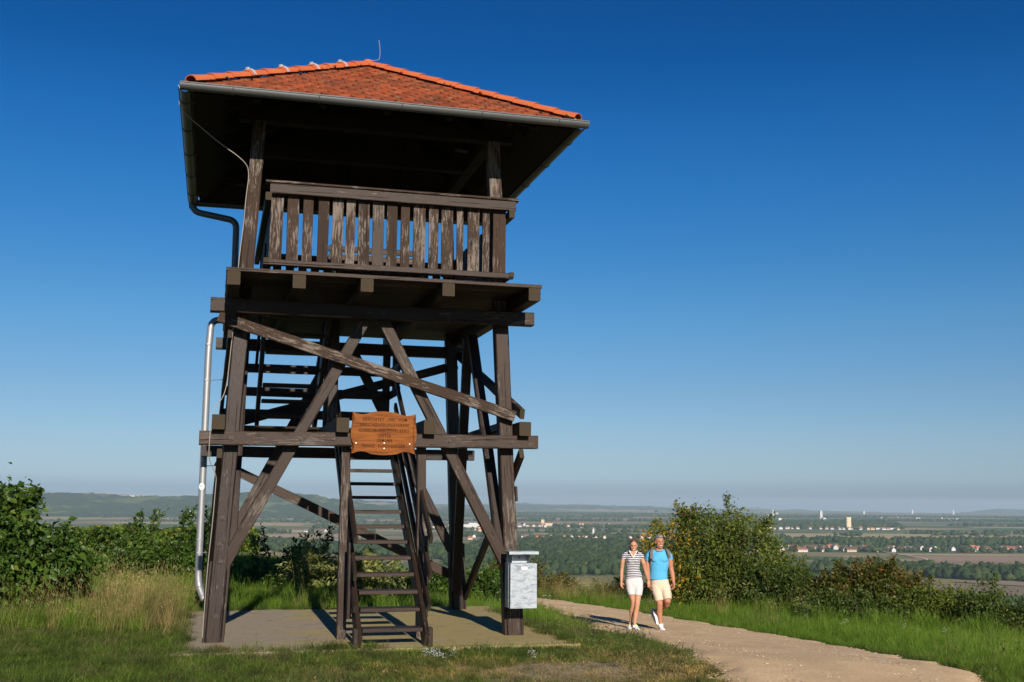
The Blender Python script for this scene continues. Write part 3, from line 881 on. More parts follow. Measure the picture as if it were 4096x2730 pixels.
def hip_geo(L=0.40):
    V = []; F = []; n = 9
    rows = [(0.0, 0.093), (0.030, 0.094), (0.032, 0.0905), (L, 0.080)]
    for sgn, dr in ((0, 0.0), (1, -0.013)):
        for (y, r) in rows:
            for k in range(n):
                a = math.pi * (k / (n - 1))
                V.append(((r + dr) * math.cos(a), y, (r + dr) * 0.86 * math.sin(a)))
    R = len(rows)
    for i in range(R - 1):
        for k in range(n - 1):
            a = i * n + k; F.append((a, a + 1, a + n + 1, a + n))
            b = a + R * n; F.append((b, b + n, b + n + 1, b + 1))
    for k in range(n - 1):
        F.append((k, k + R * n, k + 1 + R * n, k + 1))
        e = (R - 1) * n + k; F.append((e, e + 1, e + 1 + R * n, e + R * n))
    return V, F
hv, hf = hip_geo()
hip_me = bpy.data.meshes.new('ridge_tile'); hip_me.from_pydata(hv, [], hf); hip_me.materials.append(M['ridge']); hip_me.update()
bm_ = bmesh.new(); bm_.from_mesh(hip_me); bmesh.ops.recalc_face_normals(bm_, faces=bm_.faces); bm_.to_mesh(hip_me); bm_.free()
hip_me.polygons.foreach_set('use_smooth', [True] * len(hip_me.polygons)); hip_me.set_sharp_from_angle(angle=0.6)
clip = MB(); clip.tube([(0.100 * math.cos(a), 0.03, 0.09 * math.sin(a)) for a in [math.pi * k / 8 for k in range(9)]], 0.006, 5)
clip.tube([(0.100 * math.cos(a), 0.055, 0.09 * math.sin(a)) for a in [math.pi * k / 8 for k in range(9)]], 0.006, 5)
clip.box((-.015, 0.02, 0.08), (.015, 0.06, 0.112))
M['zinc'] = plain_mat('zinc_gutter', (0.125, 0.13, 0.13), 0.45, 0.6, 0.5, 0.12, 5, 0.04)
M['galv'] = plain_mat('galvanised_pipe', (0.27, 0.28, 0.29), 0.5, 0.55, 0.5, 0.15, 8, 0.05)
M['steel'] = plain_mat('bright_clip', (0.75, 0.75, 0.72), 0.4, 0.6, 0.5, 0.1)
for ci, c in enumerate([(EU0, EV0), (EU1, EV0), (EU1, EV1), (EU0, EV1)]):
    A = Vector((c[0], c[1], EZ + 0.035)); d = (AP + Vector((0, 0, 0.03)) - A); L = d.length; y = d.normalized()
    n = 11; st = (L - 0.10) / n
    side = y.cross(Vector((0, 0, 1))).normalized(); zz = side.cross(y).normalized()
    for k in range(n):
        yy = (y - zz * 0.022 + side * random.uniform(-.012, .012)).normalized(); xx = yy.cross(zz).normalized(); z2 = xx.cross(yy)
        m = Matrix((xx, yy, z2)).transposed().to_4x4(); m.translation = A + y * (0.03 + k * st) + zz * 0.012
        t_ = bpy.data.objects.new('ridge_tile', hip_me); t_.matrix_local = m; link(t_, roof)
        if ci == 0 and k in (3, 5, 7, 9):
            cl = bpy.data.meshes.new('clip'); cl.from_pydata(clip.v, [], clip.f); cl.materials.append(M['steel']); cl.update()
            c_ = bpy.data.objects.new('clip', cl); c_.matrix_local = m @ Matrix.Translation((0, 0.02, 0)); link(c_, roof)
# mortar cap at the peak
mb = MB(); n = 10
pts = [(AP.x + 0.13 * math.cos(2*math.pi*k/n) * random.uniform(.8, 1.1), AP.y + 0.13 * math.sin(2*math.pi*k/n) * random.uniform(.8, 1.1), AP.z + 0.0) for k in range(n)]
pts2 = [(AP.x + 0.06 * math.cos(2*math.pi*k/n), AP.y + 0.06 * math.sin(2*math.pi*k/n), AP.z + 0.11) for k in range(n)]
mb.add(pts + pts2, [(k, (k+1) % n, n + (k+1) % n, n + k) for k in range(n)] + [tuple(range(n, 2*n))])
mb.build('peak_cap', M['ridge'], roof)
# rafters
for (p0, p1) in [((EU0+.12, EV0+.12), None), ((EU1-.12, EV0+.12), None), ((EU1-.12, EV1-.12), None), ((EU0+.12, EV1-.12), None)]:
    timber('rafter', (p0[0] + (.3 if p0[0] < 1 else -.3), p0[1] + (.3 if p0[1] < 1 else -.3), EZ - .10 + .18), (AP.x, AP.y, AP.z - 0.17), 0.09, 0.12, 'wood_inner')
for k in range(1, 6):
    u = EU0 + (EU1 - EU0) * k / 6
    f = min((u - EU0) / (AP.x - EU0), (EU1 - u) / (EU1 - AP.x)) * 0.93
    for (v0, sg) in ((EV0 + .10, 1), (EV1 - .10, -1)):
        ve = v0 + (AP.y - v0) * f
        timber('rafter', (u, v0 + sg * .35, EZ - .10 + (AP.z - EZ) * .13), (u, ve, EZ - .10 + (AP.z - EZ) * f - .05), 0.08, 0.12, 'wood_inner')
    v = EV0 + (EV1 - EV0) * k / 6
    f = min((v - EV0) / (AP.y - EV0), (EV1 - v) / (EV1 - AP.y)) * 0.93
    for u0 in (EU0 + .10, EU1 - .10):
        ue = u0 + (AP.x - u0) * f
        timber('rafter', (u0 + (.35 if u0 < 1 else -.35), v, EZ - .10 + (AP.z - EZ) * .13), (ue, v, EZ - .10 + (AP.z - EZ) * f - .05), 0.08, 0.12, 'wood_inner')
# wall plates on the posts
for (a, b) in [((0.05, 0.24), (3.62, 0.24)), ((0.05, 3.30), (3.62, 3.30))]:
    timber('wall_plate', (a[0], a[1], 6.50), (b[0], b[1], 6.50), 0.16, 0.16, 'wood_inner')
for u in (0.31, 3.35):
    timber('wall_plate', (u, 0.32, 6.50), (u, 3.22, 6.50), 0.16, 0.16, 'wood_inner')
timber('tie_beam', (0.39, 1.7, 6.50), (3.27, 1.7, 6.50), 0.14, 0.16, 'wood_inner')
# a pale scrap of board left under the eaves
timber('board_scrap', (2.93, 0.60, 6.41), (3.10, 0.62, 6.40), 0.11, 0.02, 'wood_mid', up=(0, 0, 1), label='small pale board scrap under the roof')

# ---- gutters: half round, open above
def gutter(p0, p1, r=0.068):
    p0 = Vector(p0); p1 = Vector(p1); d = (p1 - p0); L = d.length; x = d.normalized(); y = Vector((0, 0, 1)).cross(x)
    n = 12; V = []; F = []
    prof = [(-r - .006, 0.012), (-r - .010, 0.0)] + [(-r * math.cos(math.pi * k / n), -r * math.sin(math.pi * k / n)) for k in range(n + 1)] + [(r + .010, 0.0), (r + .014, 0.016)]
    inner = [(a * 0.955, b * 0.955 + 0.002) for a, b in prof]
    full = prof + inner[::-1]
    for t_ in (0, 1):
        q = p0 + d * t_
        V += [tuple(q + y * a + Vector((0, 0, b))) for a, b in full]
    m = len(full)
    F = [(k, (k + 1) % m, m + (k + 1) % m, m + k) for k in range(m)] + [tuple(range(m - 1, -1, -1)), tuple(range(m, 2 * m))]
    g = mesh_obj('gutter', V, F, M['zinc'], tower)
    bm = bmesh.new(); bm.from_mesh(g.data); bmesh.ops.recalc_face_normals(bm, faces=bm.faces)
    for f_ in bm.faces: f_.smooth = True
    bm.to_mesh(g.data); bm.free()
    g.data.set_sharp_from_angle(angle=0.7) if hasattr(g.data, 'set_sharp_from_angle') else None
    k = max(3, int(L / 0.95))
    for i in range(k):
        q = p0 + d * ((i + 0.6) / k)
        b = MB()
        b.tube([tuple(q + y * (-(r + .004) * math.cos(math.pi * j / n)) + Vector((0, 0, -(r + .004) * math.sin(math.pi * j / n)))) for j in range(n + 1)], 0.007, 5)
        b.build('gutter_bracket', M['zinc'], g)
    return g
GZ = EZ - 0.005; go = 0.045
gutter((EU0 - go - .055, EV0 - go, GZ), (EU1 + go + .055, EV0 - go, GZ))
gutter((EU1 + go, EV0 - go + .07, GZ), (EU1 + go, EV1 + go, GZ - .02))
gutter((EU1 + go, EV1 + go, GZ - .02), (EU0 - go, EV1 + go, GZ - .03))
gutter((EU0 - go, EV1 + go, GZ - .03), (EU0 - go, EV0 - go + .07, GZ))

def bend(pts, rad, n=6):
    P = [Vector(p) for p in pts]; out = [P[0]]
    for i in range(1, len(P) - 1):
        a = P[i] + (P[i-1] - P[i]).normalized() * rad; b = P[i] + (P[i+1] - P[i]).normalized() * rad
        for k in range(n + 1):
            t = k / n
            out.append(a * (1-t)**2 + P[i] * 2*t*(1-t) + b * t*t)
    out.append(P[-1]); return out
mb = MB()
mb.tube(bend([(EU0 - go, 4.32, GZ - .05), (EU0 - go + .01, 4.28, GZ - .22), (0.10, 4.16, 6.07), (0.11, 4.14, 4.55), (0.08, 4.10, 4.44)], 0.13), 0.052, 14)
dp1 = mb.build('downpipe', plain_mat('painted_pipe', (0.11, 0.13, 0.15), 0.45, 0.3, 0.5, 0.15, 6, 0.03), tower, smooth=True)
mb = MB(); mb.tube([(EU0 - go, 4.32, GZ - .02), (EU0 - go, 4.32, GZ - .16)], [0.070, 0.054], 14); mb.build('gutter_outlet', M['zinc'], tower, smooth=True)
mb = MB(); mb.tube([(0.11, 4.14, 5.22), (0.11, 4.14, 5.25)], 0.057, 12); mb.tube([(0.11, 4.14, 5.235), (0.20, 4.14, 5.235)], 0.008, 6); mb.build('pipe_clamp', M['iron'], tower)
mb = MB()
mb.tube(bend([(0.10, 3.9, 4.40), (-0.215, 3.78, 4.40), (-0.235, 3.76, 3.9), (-0.235, 3.76, 0.42), (-0.19, 3.72, 0.28), (-0.14, 3.66, 0.20)], 0.15), 0.052, 16)
dp2 = mb.build('downpipe', M['galv'], tower, smooth=True)
for z in (4.0, 3.45, 2.15, 1.05, 0.86):
    mb = MB(); mb.tube([(-0.235, 3.76, z - .012), (-0.235, 3.76, z + .012)], 0.0555, 14); mb.box((-0.26, 3.70, z - .008), (-0.235, 3.71, z + .012))
    if z in (3.45, 2.15, .86): mb.tube([(-0.19, 3.76, z), (0.03, 3.55, z)], 0.006, 5)
    mb.build('pipe_clamp', M['galv'], tower)
mb = MB(); n = 20
mb.add([(-0.243, 3.7055, 1.84)] + [(-0.243 + 0.040 * math.cos(6.2832*k/n), 3.7065, 1.84 + 0.052 * math.sin(6.2832*k/n)) for k in range(n)], [(0, k + 1, (k + 1) % n + 1) for k in range(n)])
st_ = mb.build('sticker', plain_mat('white_sticker', (0.72, 0.74, 0.70), 0.6, 0, 0.3, 0.05), tower, smooth=False); st_['label'] = 'round white sticker on the galvanised pipe'
# bend the sticker onto the pipe
for v_ in st_.data.vertices:
    du = v_.co.x + 0.235; v_.co.y = 3.76 - math.sqrt(max(0.0001, 0.0555**2 - du * du)) if abs(du) < 0.055 else 3.745

# lightning conductor and rod
M['wire'] = plain_mat('conductor_wire', (0.42, 0.37, 0.30), 0.5, 0.6, 0.4, 0.1)
def smooth_pts(P, it=3):
    P = [Vector(p) for p in P]
    for _ in range(it):
        Q = [P[0]]
        for i in range(len(P) - 1):
            Q += [P[i].lerp(P[i+1], .25), P[i].lerp(P[i+1], .75)]
        Q.append(P[-1]); P = Q
    return P
mb = MB()
mb.tube(smooth_pts([(-0.66, -0.2, 6.50), (-0.68, -0.2, 6.40), (-0.60, -0.18, 6.30), (-0.40, -0.1, 6.17), (-0.17, 0.0, 6.02), (0.10, 0.03, 5.86), (0.20, 0.08, 5.74), (0.165, 0.09, 5.38), (0.155, 0.09, 5.09), (0.12, 0.06, 4.67), (0.105, 0.05, 4.40)], 2), 0.0055, 6)
mb.tube(smooth_pts([(0.085, 0.02, 3.88), (0.075, 0.02, 3.65), (0.055, 0.02, 3.37), (0.035, 0.0, 3.03), (-0.01, -0.03, 2.86), (-0.08, -0.05, 2.78), (-0.10, -0.08, 2.67), (-0.135, -0.14, 2.52), (-0.14, -0.14, 2.25), (-0.135, -0.10, 2.12), (-0.04, 0.0, 1.94), (-0.045, 0.02, 1.82), (-0.062, 0.03, 1.37), (-0.098, 0.03, 0.87), (-0.12, 0.03, 0.06)], 2), 0.0055, 6)
mb.build('conductor_wire', M['wire'], tower)
mb = MB(); mb.tube(smooth_pts([(1.85, 1.72, 8.00), (1.98, 1.72, 8.02), (2.01, 1.72, 8.05), (2.012, 1.72, 8.20), (1.99, 1.72, 8.33)], 2), 0.004, 6)
mb.build('lightning_rod', M['wire'], tower)

# ------------------------------------------------------------------ carved board on the lower beam
def sign():
    s = empty('wooden_sign', TO, TR, 'orange varnished wooden board with carved lettering hung on the lower beam', 'sign')
    t = NT('varnished_board'); v, r = t.objvec(3)
    sx = t.n('ShaderNodeSeparateXYZ'); t.l(v, sx.inputs[0])
    w = t.noise(t.mapping(v, (1.1, 1, 14)), 2.6, 4, 0.6, 0.4)
    c = t.ramp(w, [(0.30, (0.080, 0.022, 0.003)), (0.45, (0.150, 0.043, 0.005)), (0.6, (0.205, 0.062, 0.008)), (0.75, (0.11, 0.031, 0.004))])
    kn = t.n('ShaderNodeTexVoronoi'); kn.inputs['Scale'].default_value = 2.9; t.l(t.mapping(v, (1.0, 1, 2.2)), kn.inputs['Vector'])
    c = t.mix(t.ramp(kn.outputs['Distance'], [(0.0, 0.85), (0.07, 0.5), (0.11, 0.0)]), c, (0.10, 0.028, 0.012))
    t.bsdf(c, 0.6, 0, 0.12, w, 0.15, 0.003)
    # outline: scalloped edges with pointed corners
    u0, u1, z0, z1 = 1.535, 2.315, 2.225, 2.735
    def edge(p, q, nrm, n=16):
        out = []
        for k in range(n):
            a = k / n
            # corners flare out, the middle swells
            off = 0.0
            d = min(a, 1 - a)
            off = -0.028 * math.sin(math.pi * min(1, d / 0.30)) + 0.016 * (0.5 - 0.5 * math.cos(2 * math.pi * max(0, (d - 0.22) / 0.56)))
            if d < 0.03: off = 0.0
            pt = (p[0] + (q[0] - p[0]) * a + nrm[0] * off, p[1] + (q[1] - p[1]) * a + nrm[1] * off)
            out.append(pt)
        return out
    ol = edge((u0, z0), (u1, z0), (0, -1), 26) + edge((u1, z0), (u1 + .002, z1 - .012), (1, 0)) + edge((u1 + .002, z1 - .012), (u0, z1), (0, 1), 26) + edge((u0, z1), (u0, z0), (-1, 0))
    bm = bmesh.new(); yf, yb = -0.166, -0.128
    f = [bm.verts.new((a, yf, b)) for a, b in ol]; bk = [bm.verts.new((a, yb, b)) for a, b in ol]
    bm.faces.new(f); bm.faces.new(bk[::-1])
    for k in range(len(ol)):
        k2 = (k + 1) % len(ol); bm.faces.new((f[k2], f[k], bk[k], bk[k2]))
    bmesh.ops.triangulate(bm, faces=bm.faces[:2]); bmesh.ops.recalc_face_normals(bm, faces=bm.faces)
    me = bpy.data.meshes.new('board'); bm.to_mesh(me); bm.free(); me.materials.append(t.mat)
    link(bpy.data.objects.new('board', me), s)
    ink = plain_mat('carved_letters', (0.022, 0.010, 0.006), 0.9, 0, 0.1, 0.1)
    def text(txt, uc, zb, size, width):
        cu = bpy.data.curves.new('t', 'FONT'); cu.body = txt; cu.size = size; cu.align_x = 'CENTER'; cu.extrude = 0.0; cu.space_character = 1.15; cu.offset = 0.0006
        cu.resolution_u = 3
        o = bpy.data.objects.new('t', cu); COL.objects.link(o)
        bpy.context.view_layer.update()
        me = bpy.data.meshes.new_from_object(o.evaluated_get(bpy.context.evaluated_depsgraph_get()))
        bpy.data.objects.remove(o)
        xs = [v.co.x for v in me.vertices]; wd = max(xs) - min(xs); cx = (max(xs) + min(xs)) / 2
        k = width / wd
        for v in me.vertices:
            x, y = v.co.x, v.co.y
            v.co = ((x - cx) * k + uc, 0, y + zb)
        me.materials.clear(); me.materials.append(ink)
        ob = bpy.data.objects.new('lettering', me); ob.location = (0, yf - 0.0012, 0); link(ob, s)
        ob['label'] = 'carved line reading ' + txt.replace('\u00d6', 'O')
    hs = 0.056
    rows = [('ERRICHTET  1991  VOM', 1.935, 2.625, 0.54), ('VERSCH\u00d6NERUNGSVEREIN', 1.925, 2.560, 0.60), ('GOBELSBURG-ZEISELBERG', 1.925, 2.490, 0.62), ('UNTER', 1.935, 2.424, 0.16), ('OBMANN', 1.930, 2.370, 0.185), ('FRANZ  EHRENBERGER', 1.925, 2.302, 0.53)]
    for tx, uc, zb, wd in rows: text(tx, uc, zb, hs, wd)
    for (a, b) in ((1.585, 2.352), (1.93, 2.358), (2.245, 2.352), (1.93, 2.292)):
        m = MB(); m.tube([(a, yf - 0.001, b), (a, yf - 0.006, b)], 0.007, 8); m.build('screw', M['steel'], s)
sign()

# ------------------------------------------------------------------ waste bin on the right leg
def waste_bin():
    b = empty('waste_bin', TO, TR, 'galvanised steel waste bin with hooded lid fixed to the right front leg of the tower', 'waste bin')
    t = NT('galvanised_sheet'); v, r = t.objvec(2)
    n = t.noise(t.mapping(v, (1, 1, 1), rot=(0, 0.6, 0)), 9, 5, 0.65, 0.8); n2 = t.noise(v, 90, 3, 0.8)
    st = t.noise(t.mapping(v, (3.0, 3.0, 9.0), rot=(0, 0.75, 0)), 2.6, 5, 0.7, 1.2)
    m = t.ramp(t.math('ADD', t.math('MULTIPLY', st, 0.7), t.math('MULTIPLY', n2, 0.3)), [(0.38, 0.0), (0.66, 0.95)])
    c = t.mix(m, (0.25, 0.28, 0.31), (0.37, 0.40, 0.42))
    rr = t.mix(m, (0.32,) * 3, (0.7,) * 3)
    t.bsdf(c, rr, t.math('SUBTRACT', 0.85, t.math('MULTIPLY', m, 0.6)), 0.5, n2, 0.35, 0.002)
    gm = t.mat
    u0, u1, v0, v1, z0, z1 = 3.50, 3.84, -0.33, -0.06, 0.36, 0.90
    m = MB(); m.box((u0, v0, z0), (u1, v1, z1)); m.box((u0 + .006, v0 + .006, z1 - .002), (u1 - .006, v1 - .006, z1 + .004))
    body = m.build('bin_body', gm, b)
    bv = body.modifiers.new('bevel', 'BEVEL'); bv.width = 0.008; bv.segments = 2
    # seam ribs on the side, emptying slot in front
    m = MB(); m.box((u0 - .004, v0 + .085, z0 + .01), (u0 - .0005, v0 + .093, z1 - .01)); m.box((u0 - .003, v1 - .012, z0), (u1 + .003, v1, z0 + .012)); m.build('side_seam', gm, b)
    m = MB(); n_ = 8
    pts = []
    for k in range(n_ + 1): a = math.pi/2 + math.pi * k / n_; pts.append((3.655 + 0.020 * math.cos(a), 0.846 + 0.020 * math.sin(a)))
    for k in range(n_ + 1): a = -math.pi/2 + math.pi * k / n_; pts.append((3.700 + 0.020 * math.cos(a), 0.846 + 0.020 * math.sin(a)))
    m.add([(a, v0 - .0015, c_) for a, c_ in pts], [tuple(range(len(pts)))])
    m.add([(3.6775 + (a - 3.6775) * 1.09, v0 - .0008, 0.846 + (c_ - 0.846) * 1.15) for a, c_ in pts], [tuple(range(len(pts)))], 1)
    slot = m.build('finger_slot', [plain_mat('worn_zinc', (0.62, 0.64, 0.64), 0.6, 0.3, 0.4, 0.1), M['iron']], b)
    # hood: back plate, two curved cheeks and a flat lid with a front lip
    m = MB()
    m.box((u0 + .02, v1 - .012, z1), (u1 - .02, v1, z1 + .15))
    for u in (u0 + .035, u1 - .085):
        prof = [(v1, z1 + .005), (v0 + .085, z1 + .005), (v0 + .055, z1 + .04), (v0 + .035, z1 + .09), (v0 + .03, z1 + .14), (v1, z1 + .14)]
        k = len(prof)
        m.add([(u, a, c_) for a, c_ in prof] + [(u + .003, a, c_) for a, c_ in prof], [tuple(range(k)), tuple(range(2*k-1, k-1, -1))] + [(i, (i+1) % k, k + (i+1) % k, k + i) for i in range(k)])
    m.box((u0 + .04, v1 - .10, z1 + .004), (u1 - .085, v1 - .095, z1 + .14))
    m.build('hood', gm, b)
    m = MB(); m.box((u0 - .025, v0 - .03, z1 + .142), (u1 + .012, v1, z1 + .150)); m.box((u0 - .025, v0 - .034, z1 + .115), (u1 + .012, v0 - .0305, z1 + .150))
    m.build('lid', gm, b)
    m = MB(); m.tube([(3.655, -0.156, 0.965), (3.655, -0.170, 0.965)], 0.016, 12); m.tube([(3.655, -0.171, 0.965), (3.655, -0.175, 0.965)], 0.008, 8, 1)
    m.box((3.625, -0.159, 0.935), (3.685, -0.1555, 0.995)); m.build('lock', [M['galv'], M['iron']], b)
    for du in (3.56, 3.74):
        m = MB(); m.box((du - .02, v1 + .0005, 0.45), (du + .02, 0.03, 0.50)); m.box((du - .02, v1 + .0005, 0.78), (du + .02, 0.03, 0.83)); m.build('bracket', M['iron'], b)
waste_bin()

# ------------------------------------------------------------------ bench on the deck
def bench():
    b = empty('bench', (*t2w(1.97, 1.25), 4.298), TR, 'park bench with green cast iron arms and brown slats on the tower deck', 'bench')
    gi = plain_mat('green_iron', (0.02, 0.09, 0.05), 0.4, 0.2, 0.5)
    for sx in (-1, 1):
        m = MB(); x = 0.60 * sx
        m.tube(smooth_pts([(x, -0.28, 0.0), (x, -0.24, 0.25), (x, -0.30, 0.43), (x, -0.27, 0.60), (x, -0.18, 0.66), (x, 0.0, 0.63), (x, 0.16, 0.66)], 2), 0.018, 8)
        m.tube(smooth_pts([(x, 0.26, 0.0), (x, 0.20, 0.25), (x, 0.16, 0.42), (x, 0.20, 0.60), (x, 0.27, 0.88)], 2), 0.020, 8)
        m.tube([(x, -0.28, 0.42), (x, 0.17, 0.41)], 0.018, 8)
        m.build('side_frame', gi, b)
    for i in range(5):
        timber('seat_slat', (-0.64, -0.25 + i * 0.095, 0.445), (0.64, -0.25 + i * 0.095, 0.445), 0.075, 0.03, 'wood_mid', b)
    for i in range(3):
        timber('back_slat', (-0.64, 0.185 + i * 0.028, 0.58 + i * 0.12), (0.64, 0.185 + i * 0.028, 0.58 + i * 0.12), 0.03, 0.085, 'wood_mid', b)
bench()

# ------------------------------------------------------------------ the two walkers
def loft(st, xdir=(1, 0, 0), n=18, round0=True, round1=True):
    """closed tube through stations (point, half width, half depth)"""
    st = [(Vector(p), a, b) for p, a, b in st]
    if round0:
        p, a, b = st[0]; d = (p - st[1][0]).normalized(); m = min(a, b)
        st = [(p + d * m * f, a * g, b * g) for f, g in ((0.97, 0.25), (0.80, 0.6), (0.45, 0.9))] + st
    if round1:
        p, a, b = st[-1]; d = (p - st[-2][0]).normalized(); m = min(a, b)
        st = st + [(p + d * m * f, a * g, b * g) for f, g in ((0.45, 0.9), (0.80, 0.6), (0.97, 0.25))]
    V = []; xd = Vector(xdir)
    for i, (p, a, b) in enumerate(st):
        q0 = st[max(0, i - 1)][0]; q1 = st[min(len(st) - 1, i + 1)][0]
        t = (q1 - q0).normalized(); x = (xd - t * xd.dot(t)).normalized(); y = t.cross(x)
        for k in range(n):
            an = 2 * math.pi * k / n
            V.append(tuple(p + x * a * math.cos(an) + y * b * math.sin(an)))
    F = []
    for i in range(len(st) - 1):
        for k in range(n):
            a = i * n + k; b = i * n + (k + 1) % n
            F.append((a, b, b + n, a + n))
    F.append(tuple(range(n - 1, -1, -1))); F.append(tuple(range((len(st) - 1) * n, len(st) * n)))
    return V, F

def ellipsoid(c, r, rot=None, n=20, m=12):
    V = []; F = []; R = rot or Matrix.Identity(3); c = Vector(c)
    V.append(tuple(c + R @ Vector((0, 0, r[2]))))
    for i in range(1, m):
        ph = math.pi * i / m
        for k in range(n):
            th = 2 * math.pi * k / n
            V.append(tuple(c + R @ Vector((r[0] * math.sin(ph) * math.cos(th), r[1] * math.sin(ph) * math.sin(th), r[2] * math.cos(ph)))))
    V.append(tuple(c + R @ Vector((0, 0, -r[2]))))
    for k in range(n):
        F.append((0, 1 + k, 1 + (k + 1) % n))
        F.append((len(V) - 1, 1 + (m - 2) * n + (k + 1) % n, 1 + (m - 2) * n + k))
    for i in range(m - 2):
        for k in range(n):
            a = 1 + i * n + k; b = 1 + i * n + (k + 1) % n
            F.append((a, a + n, b + n, b))
    return V, F

def fuse(name, prims, mat, parent, voxel=0.007, smooth=5, label=None):
    mb = MB()
    for v, f in prims: mb.add(v, f)
    me = bpy.data.meshes.new(name); me.from_pydata(mb.v, [], mb.f); me.update()
    bm = bmesh.new(); bm.from_mesh(me); bmesh.ops.recalc_face_normals(bm, faces=bm.faces); bm.to_mesh(me); bm.free()
    o = bpy.data.objects.new(name, me); COL.objects.link(o)
    r = o.modifiers.new('r', 'REMESH'); r.mode = 'VOXEL'; r.voxel_size = voxel
    s = o.modifiers.new('s', 'SMOOTH'); s.factor = 0.5; s.iterations = smooth
    bpy.context.view_layer.update()
    me2 = bpy.data.meshes.new_from_object(o.evaluated_get(bpy.context.evaluated_depsgraph_get()))
    bpy.data.objects.remove(o)
    me2.name = name; me2.materials.clear(); me2.materials.append(mat)
    me2.polygons.foreach_set('use_smooth', [True] * len(me2.polygons))
    ob = link(bpy.data.objects.new(name, me2), parent)
    if label: ob['label'] = label
    return ob

def solid(name, prim, mat, parent, label=None):
    ob = mesh_obj(name, prim[0], prim[1], mat, parent, smooth=True)
    bm = bmesh.new(); bm.from_mesh(ob.data); bmesh.ops.recalc_face_normals(bm, faces=bm.faces); bm.to_mesh(ob.data); bm.free()
    if label: ob['label'] = label
    return ob

def hand_prims(wrist, tip_dir, palm_n, thumb_side, s=1.0, curl=0.5):
    """palm, four fingers and a thumb; tip_dir points from wrist to finger tips"""
    w = Vector(wrist); d = Vector(tip_dir).normalized(); nrm = Vector(palm_n); nrm = (nrm - d * nrm.dot(d)).normalized()
    x = d.cross(nrm) * thumb_side
    pr = [loft([(w, .025 * s, .019 * s), (w + d * .03 * s, .033 * s, .017 * s), (w + d * .075 * s, .040 * s, .015 * s)], tuple(x))]
    for i, (off, L) in enumerate([(.030, .068), (.010, .077), (-.010, .072), (-.029, .056)]):
        p = w + d * .074 * s + x * off * s
        sp = x * (off * 0.16)
        a = p + (d * .42 + nrm * curl * .18 + sp) * L * s
        b = a + (d * .30 + nrm * curl * .38 + sp) * L * s
        c = b + (d * .18 + nrm * curl * .42) * L * s
        pr.append(loft([(p - d * .02 * s, .0085 * s, .0085 * s), (a, .0082 * s, .0082 * s), (b, .0075 * s, .0075 * s), (c, .0065 * s, .0065 * s)], tuple(x), 10))
    p = w + d * .022 * s + x * .024 * s
    a = p + (d * .6 + x * .75 + nrm * .3) * .036 * s; b = a + (d * .85 + x * .1 + nrm * .45) * .030 * s; c = b + (d * .8 - x * .1 + nrm * .4) * .020 * s
    pr.append(loft([(p, .012 * s, .012 * s), (a, .0105 * s, .0105 * s), (b, .009 * s, .009 * s), (c, .007 * s, .007 * s)], tuple(x), 10))
    return pr

def cloth_mat(name, col, rough=0.85, fold=0.6, scale=8):
    t = NT(name); tc = t.n('ShaderNodeTexCoord').outputs['Object']
    n = t.noise(t.mapping(tc, (1, 1, 1.6), rot=(0, 0.4, 0)), scale, 3, 0.5, 0.8)
    w = t.noise(tc, 160, 2)
    c = t.mix(n, tuple(x * 0.90 for x in col), tuple(min(1, x * 1.05) for x in col))
    t.bsdf(c, rough, 0, 0.2, t.math('ADD', n, t.math('MULTIPLY', w, 0.06)), fold, 0.03)
    return t.mat
def skin_mat(name, col):
    t = NT(name); tc = t.n('ShaderNodeTexCoord').outputs['Object']
    n = t.noise(tc, 14, 3)
    c = t.mix(n, tuple(x * 0.88 for x in col), tuple(x * 1.08 for x in col))
    b = t.bsdf(c, 0.6, 0, 0.25, n, 0.08, 0.01)
    b.inputs['Subsurface Weight'].default_value = 0.08
    b.inputs['Subsurface Radius'].default_value = (0.02, 0.008, 0.004)
    return t.mat
M['skin_w'] = skin_mat('skin_fair', (0.43, 0.21, 0.125)); M['skin_m'] = skin_mat('skin_tanned', (0.35, 0.155, 0.088))
M['hair_w'] = plain_mat('brown_hair', (0.075, 0.036, 0.020), 0.5, 0, 0.4, 0.3, 60, 0.3); M['hair_m'] = plain_mat('grey_hair', (0.17, 0.16, 0.155), 0.6, 0, 0.3, 0.45, 70, 0.4)
M['dark'] = plain_mat('dark_detail', (0.02, 0.014, 0.012), 0.4, 0, 0.5, 0.1); M['lips'] = plain_mat('lips', (0.33, 0.09, 0.07), 0.5, 0, 0.4, 0.1)
M['teeth'] = plain_mat('teeth', (0.80, 0.76, 0.68), 0.3, 0, 0.5, 0.02); M['sock'] = cloth_mat('white_sock', (0.78, 0.78, 0.76)); M['navy'] = cloth_mat('navy_cloth', (0.018, 0.022, 0.055))
M['shoe_w'] = cloth_mat('pale_grey_shoe', (0.50, 0.52, 0.53)); M['neon'] = cloth_mat('neon_laces', (0.55, 0.88, 0.06)); M['shoe_m'] = cloth_mat('white_shoe', (0.62, 0.62, 0.62)); M['sole'] = cloth_mat('shoe_sole', (0.75, 0.75, 0.75))
M['strap'] = cloth_mat('grey_strap', (0.13, 0.115, 0.11)); M['tan'] = cloth_mat('tan_strap', (0.36, 0.22, 0.13))

